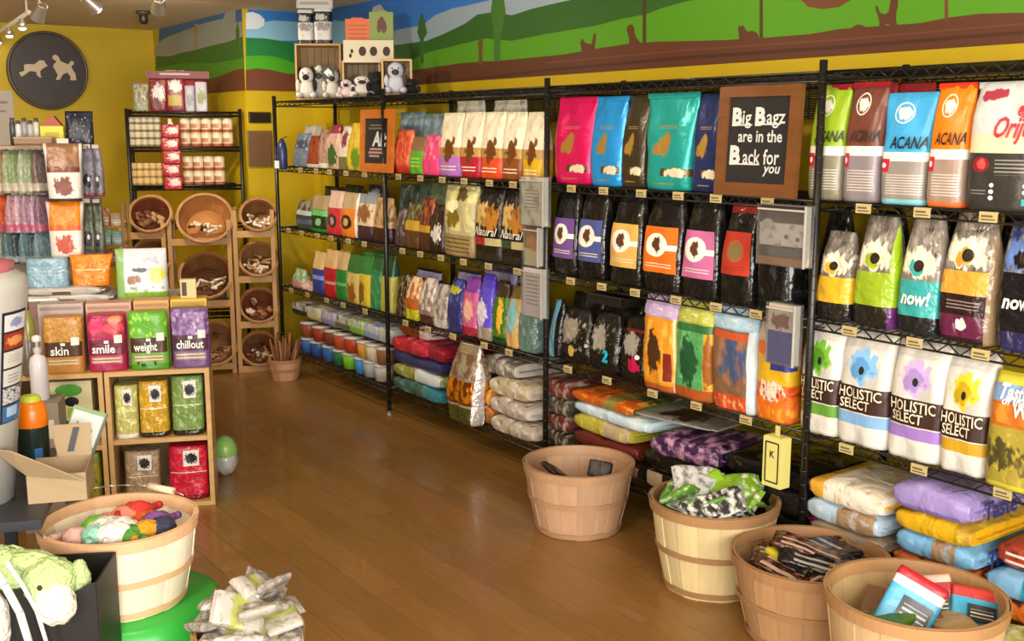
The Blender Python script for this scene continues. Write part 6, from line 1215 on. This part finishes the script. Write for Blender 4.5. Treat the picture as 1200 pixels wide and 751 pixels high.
# ================================================================== floor baskets and their contents
def crinkle_pack(loc, L, D, H, mat, rot, label, group, cat='packet', name='treat_packet'):
    SEED[0] += 1; o = link(name, Slab(L, D, H, SEED[0]).mesh(name, mat), None, loc, rot=rot); tag(o, label, cat, group)
    cm = MB().box((0, 0, 0), (L*.05, D*.9, .003)).mesh('crimped_end', mat)
    for e in (-1, 1): link('crimped_end', cm, o, (e*L*.495, 0, H/2))
    return o
def floor_basket(xc, yb, wpx, h, label, key, c, hoopc, rbk=.76, near=None, **k):
    """front bottom edge at pixel (xc, yb), rim wpx pixels wide"""
    p = onz(xc, yb); d = sqrt(p[0]**2+p[1]**2); dist = sqrt((d+.18)**2+(CAMH-h)**2); rt = wpx/2*dist/FPX*.995; rb = rt*rbk; q = (d+rb)/d
    return basket(label, (p[0]*q, p[1]*q, 0), rb, rt, h, key, c, hoopc, None, **k), (p[0]*q, p[1]*q), rb, rt
def rim_basket(xc, yc, wpx, h, label, key, c, hoopc, z0=0.0, rbk=.76, **k):
    """rim centre at pixel (xc, yc)"""
    p = onz(xc, yc, z0+h); dist = sqrt(p[0]**2+p[1]**2+(CAMH-h-z0)**2); rt = wpx/2*dist/FPX*.99
    return basket(label, (p[0], p[1], z0), rt*rbk, rt, h, key, c, hoopc, None, **k), (p[0], p[1]), rt*rbk, rt
b1, c1, rb1, rt1 = floor_basket(677, 634, 128, .285, 'pale pinkish bushel basket nearly empty beside the shelving', 'pink', 'b49070', 'aa8462', hoops=(.05, .52))
b2, c2, rb2, rt2 = floor_basket(833, 706, 146, .33, 'cream bushel basket with brown hoops full of green packets', 'cream', 'cdb988', '9a744c', hoops=(.06, .5), rbk=.74)
b3, c3, rb3, rt3 = rim_basket(949, 648, 172, .28, 'reddish tan bushel basket holding dark glossy packets', 'tanred', 'ad865c', 'a07850', hoops=(.06, .5), phase=.1)
b4, c4, rb4, rt4 = rim_basket(1073, 694, 188, .36, 'pale tan bushel basket with red and blue packets', 'pale', 'c4a678', 'ad8458', hoops=(.06, .5), phase=.07)
rnd = random.Random(5)
def fill(c, rt, z, specs, n, label, group, L=(.12, .16), spread=.62, tilt=.5):
    for i in range(n):
        nm, mat = specs[i % len(specs)]; a = 2.4*i+.5; q = spread*rt*sqrt((i+.3)/n); l = rnd.uniform(*L)
        crinkle_pack((c[0]+q*cos(a), c[1]+q*sin(a), z+rnd.uniform(-.02, .03)+.03*(1-q/rt)), l, l*.72, .032, mat, (rnd.uniform(-tilt, tilt), rnd.uniform(-tilt, tilt), rnd.uniform(0, 6.28)), label % nm, group)
# basket 1: two dark tags on the inside
crinkle_pack((c1[0]-.1, c1[1]+.05, .235), .12, .09, .03, slabm('2a1c18', ('noise', 6, .6, 0, 1, '6a4a3a')), (.4, .5, .3), 'dark brown packet deep in the pinkish basket', None)
crinkle_pack((c1[0]+.12, c1[1]-.0, .225), .10, .075, .02, slabm('1c1613', ('noise', 6, .62, 0, 1, '4a3a30')), (1.1, .1, -.9), 'black packet propped inside the pinkish basket wall', None)
crinkle_pack((c1[0]+.02, c1[1]+.05, .02), .2, .15, .06, slabm('8a6a50'), (0, 0, .8), 'brown packet at the bottom of the pinkish basket', None)
greens = [('lime green', slabm('6f9e1e', ('noise', 5, .56, 0, 1, 'e0e0d4'), ('rect', .0, .4, 0, 1, '7fae2a'))), ('silver', slabm('b9bcb8', ('noise', 6, .52, 0, 1, '6f7674'), rough=.15)), ('black and white', slabm('2a2c2a', ('noise', 6, .52, 0, 1, 'd8d8d2'))), ('green and white', slabm('d8d8cc', ('rect', .3, .8, 0, 1, '4f8a2a'), ('noise', 6, .6, 0, 1, '2a3a2a'))), ('leaf green', slabm('4f7f22', ('noise', 6, .6, 0, 1, 'b8c8a0')))]
fill(c2, rt2, .295, greens, 20, '%s treat packet heaped in the cream basket', 'packets in the cream basket', L=(.13, .18), tilt=.7)
crinkle_pack((c2[0]+.07, c2[1]-.04, .355), .17, .13, .035, greens[0][1], (.35, -.1, -.7), 'large lime green packet on top of the cream basket heap', None)
crinkle_pack((c2[0]-.02, c2[1]+.08, .37), .17, .12, .035, slabm('c2c2be', ('noise', 6, .52, 0, 1, '7a7a78'), rough=.12), (.6, .1, -.5), 'large crumpled silver packet at the back of the green heap', None)
darks = [('glossy brown', slabm('3a1c14', ('noise', 6, .56, 0, 1, '8a5a44'), ('lines', .1, .9, .2, .5, 2, 'b8a090'), rough=.15)), ('black and gold', slabm('17120f', ('noise', 6, .6, 0, 1, 'b89a5a'), rough=.15)), ('black', slabm('141312', ('lines', .2, .8, .3, .6, 2, 'a8a49c'), rough=.15))]
fill(c3, rt3, .215, darks, 14, '%s treat packet in the reddish tan basket', 'packets in the tan basket', L=(.14, .19), tilt=.45)
crinkle_pack((c3[0]-.11, c3[1]+.05, .27), .08, .06, .03, slabm('b8a81c'), (.3, .4, .2), 'small yellow packet at the side of the tan basket', None)
crinkle_pack((c3[0]-.03, c3[1]-.02, .285), .24, .1, .035, darks[0][1], (.1, .28, -1.0), 'long glossy brown packet on top of the tan basket', None)
crinkle_pack((c3[0]-.07, c3[1]-.07, .27), .22, .1, .035, darks[2][1], (.2, .2, -.9), 'long black packet with pale lettering in the tan basket', None)
fill(c4, rt4, .23, [('brown', slabm('7a5a3a')), ('green', slabm('4a7a2a')), ('tan', slabm('b09a70'))], 6, '%s packet low in the pale tan basket', 'packets low in the pale tan basket', L=(.14, .18), tilt=.2)
def card_pack(loc, W, H, rot, base, layers, label):
    bg = Bag(W, H, .022, 'box', 500+int(W*1000), .5); o = link('treat_packet', bg.mesh('treat_packet', PM(base, *layers, crinkle=.2)), None, loc, rot=rot); tag(o, label, 'packet', None)
    bg.patch(.3, .9, .25, .62, PM('2a3438', ('lines', .1, .9, .25, .7, 2, 'd8d4cc'), crinkle=0), o, 'label'); return o
card_pack((c4[0]-.09, c4[1]+.0, .25), .15, .19, (-.5, .45, -1.0), '46a0c8', [('band', .72, .86, 'd8d0c8'), ('band', .86, 1, 'b01c2c')], 'blue packet with red top leaning in the pale tan basket')
card_pack((c4[0]+.055, c4[1]-.04, .25), .12, .15, (-.55, -.2, -.9), '9c2226', [('band', .85, 1, 'd2b0a4')], 'dark red packet standing in the pale tan basket')
card_pack((c4[0]+.11, c4[1]-.12, .25), .14, .13, (-.6, .2, -.7), '3a9ac0', [('band', .75, 1, 'b03430')], 'turquoise packet with red edge in the pale tan basket')
# leafy yellow-green bag at the lower right edge
p = onz(1200, 748, .2); r_ = lay(Frame(p[0], p[1], radians(-75)), .04, .0, .0, .3, .22, .2, slabm('a8a83a', ('noise', 6, .5, 0, 1, 'd8d49a'), ('noise', 8, .6, 0, 1, '6a8a2a')), 'yellow-green leafy printed bag on the floor by the pale basket', None, name='food_bag')
# left basket on a green tub; near-white stave colour stands in for overexposure
zg = .16; pb_ = onz(139, 700, zg)
b5, c5, rb5, rt5 = rim_basket(139, 607, 166, .27, 'bushel basket of toys on the green tub, coloured as if overexposed', 'white', 'fbf0d6', 'e6b88c', z0=zg, hoops=(.06, .46), rbk=.8, handle=True, phase=-.3)
r = thing('green_tub', 'bright green upturned plastic tub under the white basket', 'tub', (c5[0]+.03, c5[1]-.01, 0)); MB().lathe([(rt5*1.18, 0), (rt5*1.16, zg*.7), (rt5*1.1, zg*.93), (rt5*1.02, zg), (0, zg)], 36).obj('tub_body', M('green_plastic', '2fae3e', .35), r); MB().lathe([(rt5*1.18, 0), (rt5*1.24, 0), (rt5*1.24, .02), (rt5*1.175, .02)], 36).obj('tub_rim', M('green_plastic', '2fae3e', .35), r)
r5 = random.Random(3)
toys = [('bright green', '6cc62a', -.07, .0), ('white', 'e6e2dc', -.02, -.05), ('white cotton', 'ddd8d2', .03, -.08), ('pale pink', 'd8b0a8', -.1, -.08), ('orange', 'e0642a', .07, .04), ('red', 'c8342a', .03, .08), ('purple', '7a4a8a', .12, -.0), ('navy', '30344e', .15, -.03), ('coral', 'e08a70', .0, .06), ('leaf green', '4a8a34', .07, -.09), ('amber', 'd8941c', .11, -.06), ('aqua', '8ac0b0', -.03, -.1)]
vx, vy = (cos(-YAW), sin(-YAW)), (sin(YAW), cos(YAW))            # basket toys laid out across and along the aisle
for i, (nm, cc, a, b) in enumerate(toys):
    x, y = c5[0]+vx[0]*a+vy[0]*b*1.1, c5[1]+vx[1]*a+vy[1]*b*1.1; r = thing('rope_toy', '%s soft toy heaped in the white basket' % nm, 'dog toy', (x, y, zg+.245+r5.uniform(-.01, .015)), r5.uniform(0, 6.28), 'toys in the whitewashed basket')
    mt = M('toy_'+cc, cc, .85, bump=.6, bscale=50); MB().ell((0, 0, 0), ((.075, .06, .05) if 'white' in nm else (.052, .042, .036)), 16, 10, jit=.08, seed=i).obj('knot', mt, r)
    m = MB(); m.path([(.03, 0, 0), (.06, .02, .01), (.07, .045, .0)], .013, 8); m.obj('rope_end', mt, r); m = MB(); m.path([(-.03, 0, 0), (-.06, -.02, .005), (-.075, -.04, .0)], .013, 8); m.obj('rope_end', mt, r)
MB().ell((0, 0, 0), (.17, .17, .03), 20, 8)
# small basket with clear packets at the lower middle
b6, c6, rb6, rt6 = rim_basket(291, 738, 120, .19, 'small tan basket heaped with clear wrapped treats', 'small', 'c9a677', 'b88a58', hoops=(.5,), rbk=.82, n=14)
clr = [('silvery clear', slabm('8f887f', ('noise', 6, .52, 0, 1, 'c0bab0'), ('noise', 9, .6, 0, 1, '6a6058'), rough=.12, crinkle=.9)), ('white and lime', slabm('b4aea4', ('rect', .35, .65, 0, 1, 'a5ac5a'), ('noise', 7, .6, 0, 1, '8a8278'), rough=.15)), ('grey clear', slabm('7d766f', ('noise', 6, .5, 0, 1, 'aba59d'), rough=.12, crinkle=.9))]
fill(c6, rt6, .18, clr, 16, '%s wrapped treat heaped in the small tan basket', 'wrapped treats in the small basket', L=(.13, .17), spread=.75, tilt=.7)
fill(c6, rt6*.7, .245, clr, 9, '%s wrapped treat near the top of the small basket heap', 'wrapped treats atop the small basket', L=(.12, .16), spread=.8, tilt=.8)
crinkle_pack((c6[0]+.02, c6[1]+.02, .295), .12, .09, .04, clr[1][1], (.4, .2, .3), 'white wrapped treat with lime label topmost in small basket', None)
# little pot of bully sticks by the narrow bin rack
p = onz(340, 446); b7 = basket('small pinkish basket of brown sticks beside the shelving end post', (p[0], p[1]+.08, 0), .085, .11, .14, 'tiny', 'b98a68', 'a87850', n=12, hoops=(.5,), rimw=.02)
for i in range(26):
    a = 2.4*i; q = .07*sqrt((i+.5)/26); m = MB(); tx, ty = q*cos(a)*1.7+rnd.uniform(-.02, .02), q*sin(a)*1.7+rnd.uniform(-.02, .02); L_ = rnd.uniform(.2, .3)
    m.tube((q*cos(a)*.8, q*sin(a)*.8, .016), (tx*1.1, ty*1.1, L_), .0075, 6).ell((tx*1.1, ty*1.1, L_), (.009, .009, .009), 6, 5); o = m.obj('chew_stick', chewm[(3, 1, 5)[i % 3]], None, (p[0], p[1]+.08, 0)); tag(o, 'brown chew stick standing in the small pinkish basket', 'dog chew', 'chew sticks in the small basket')
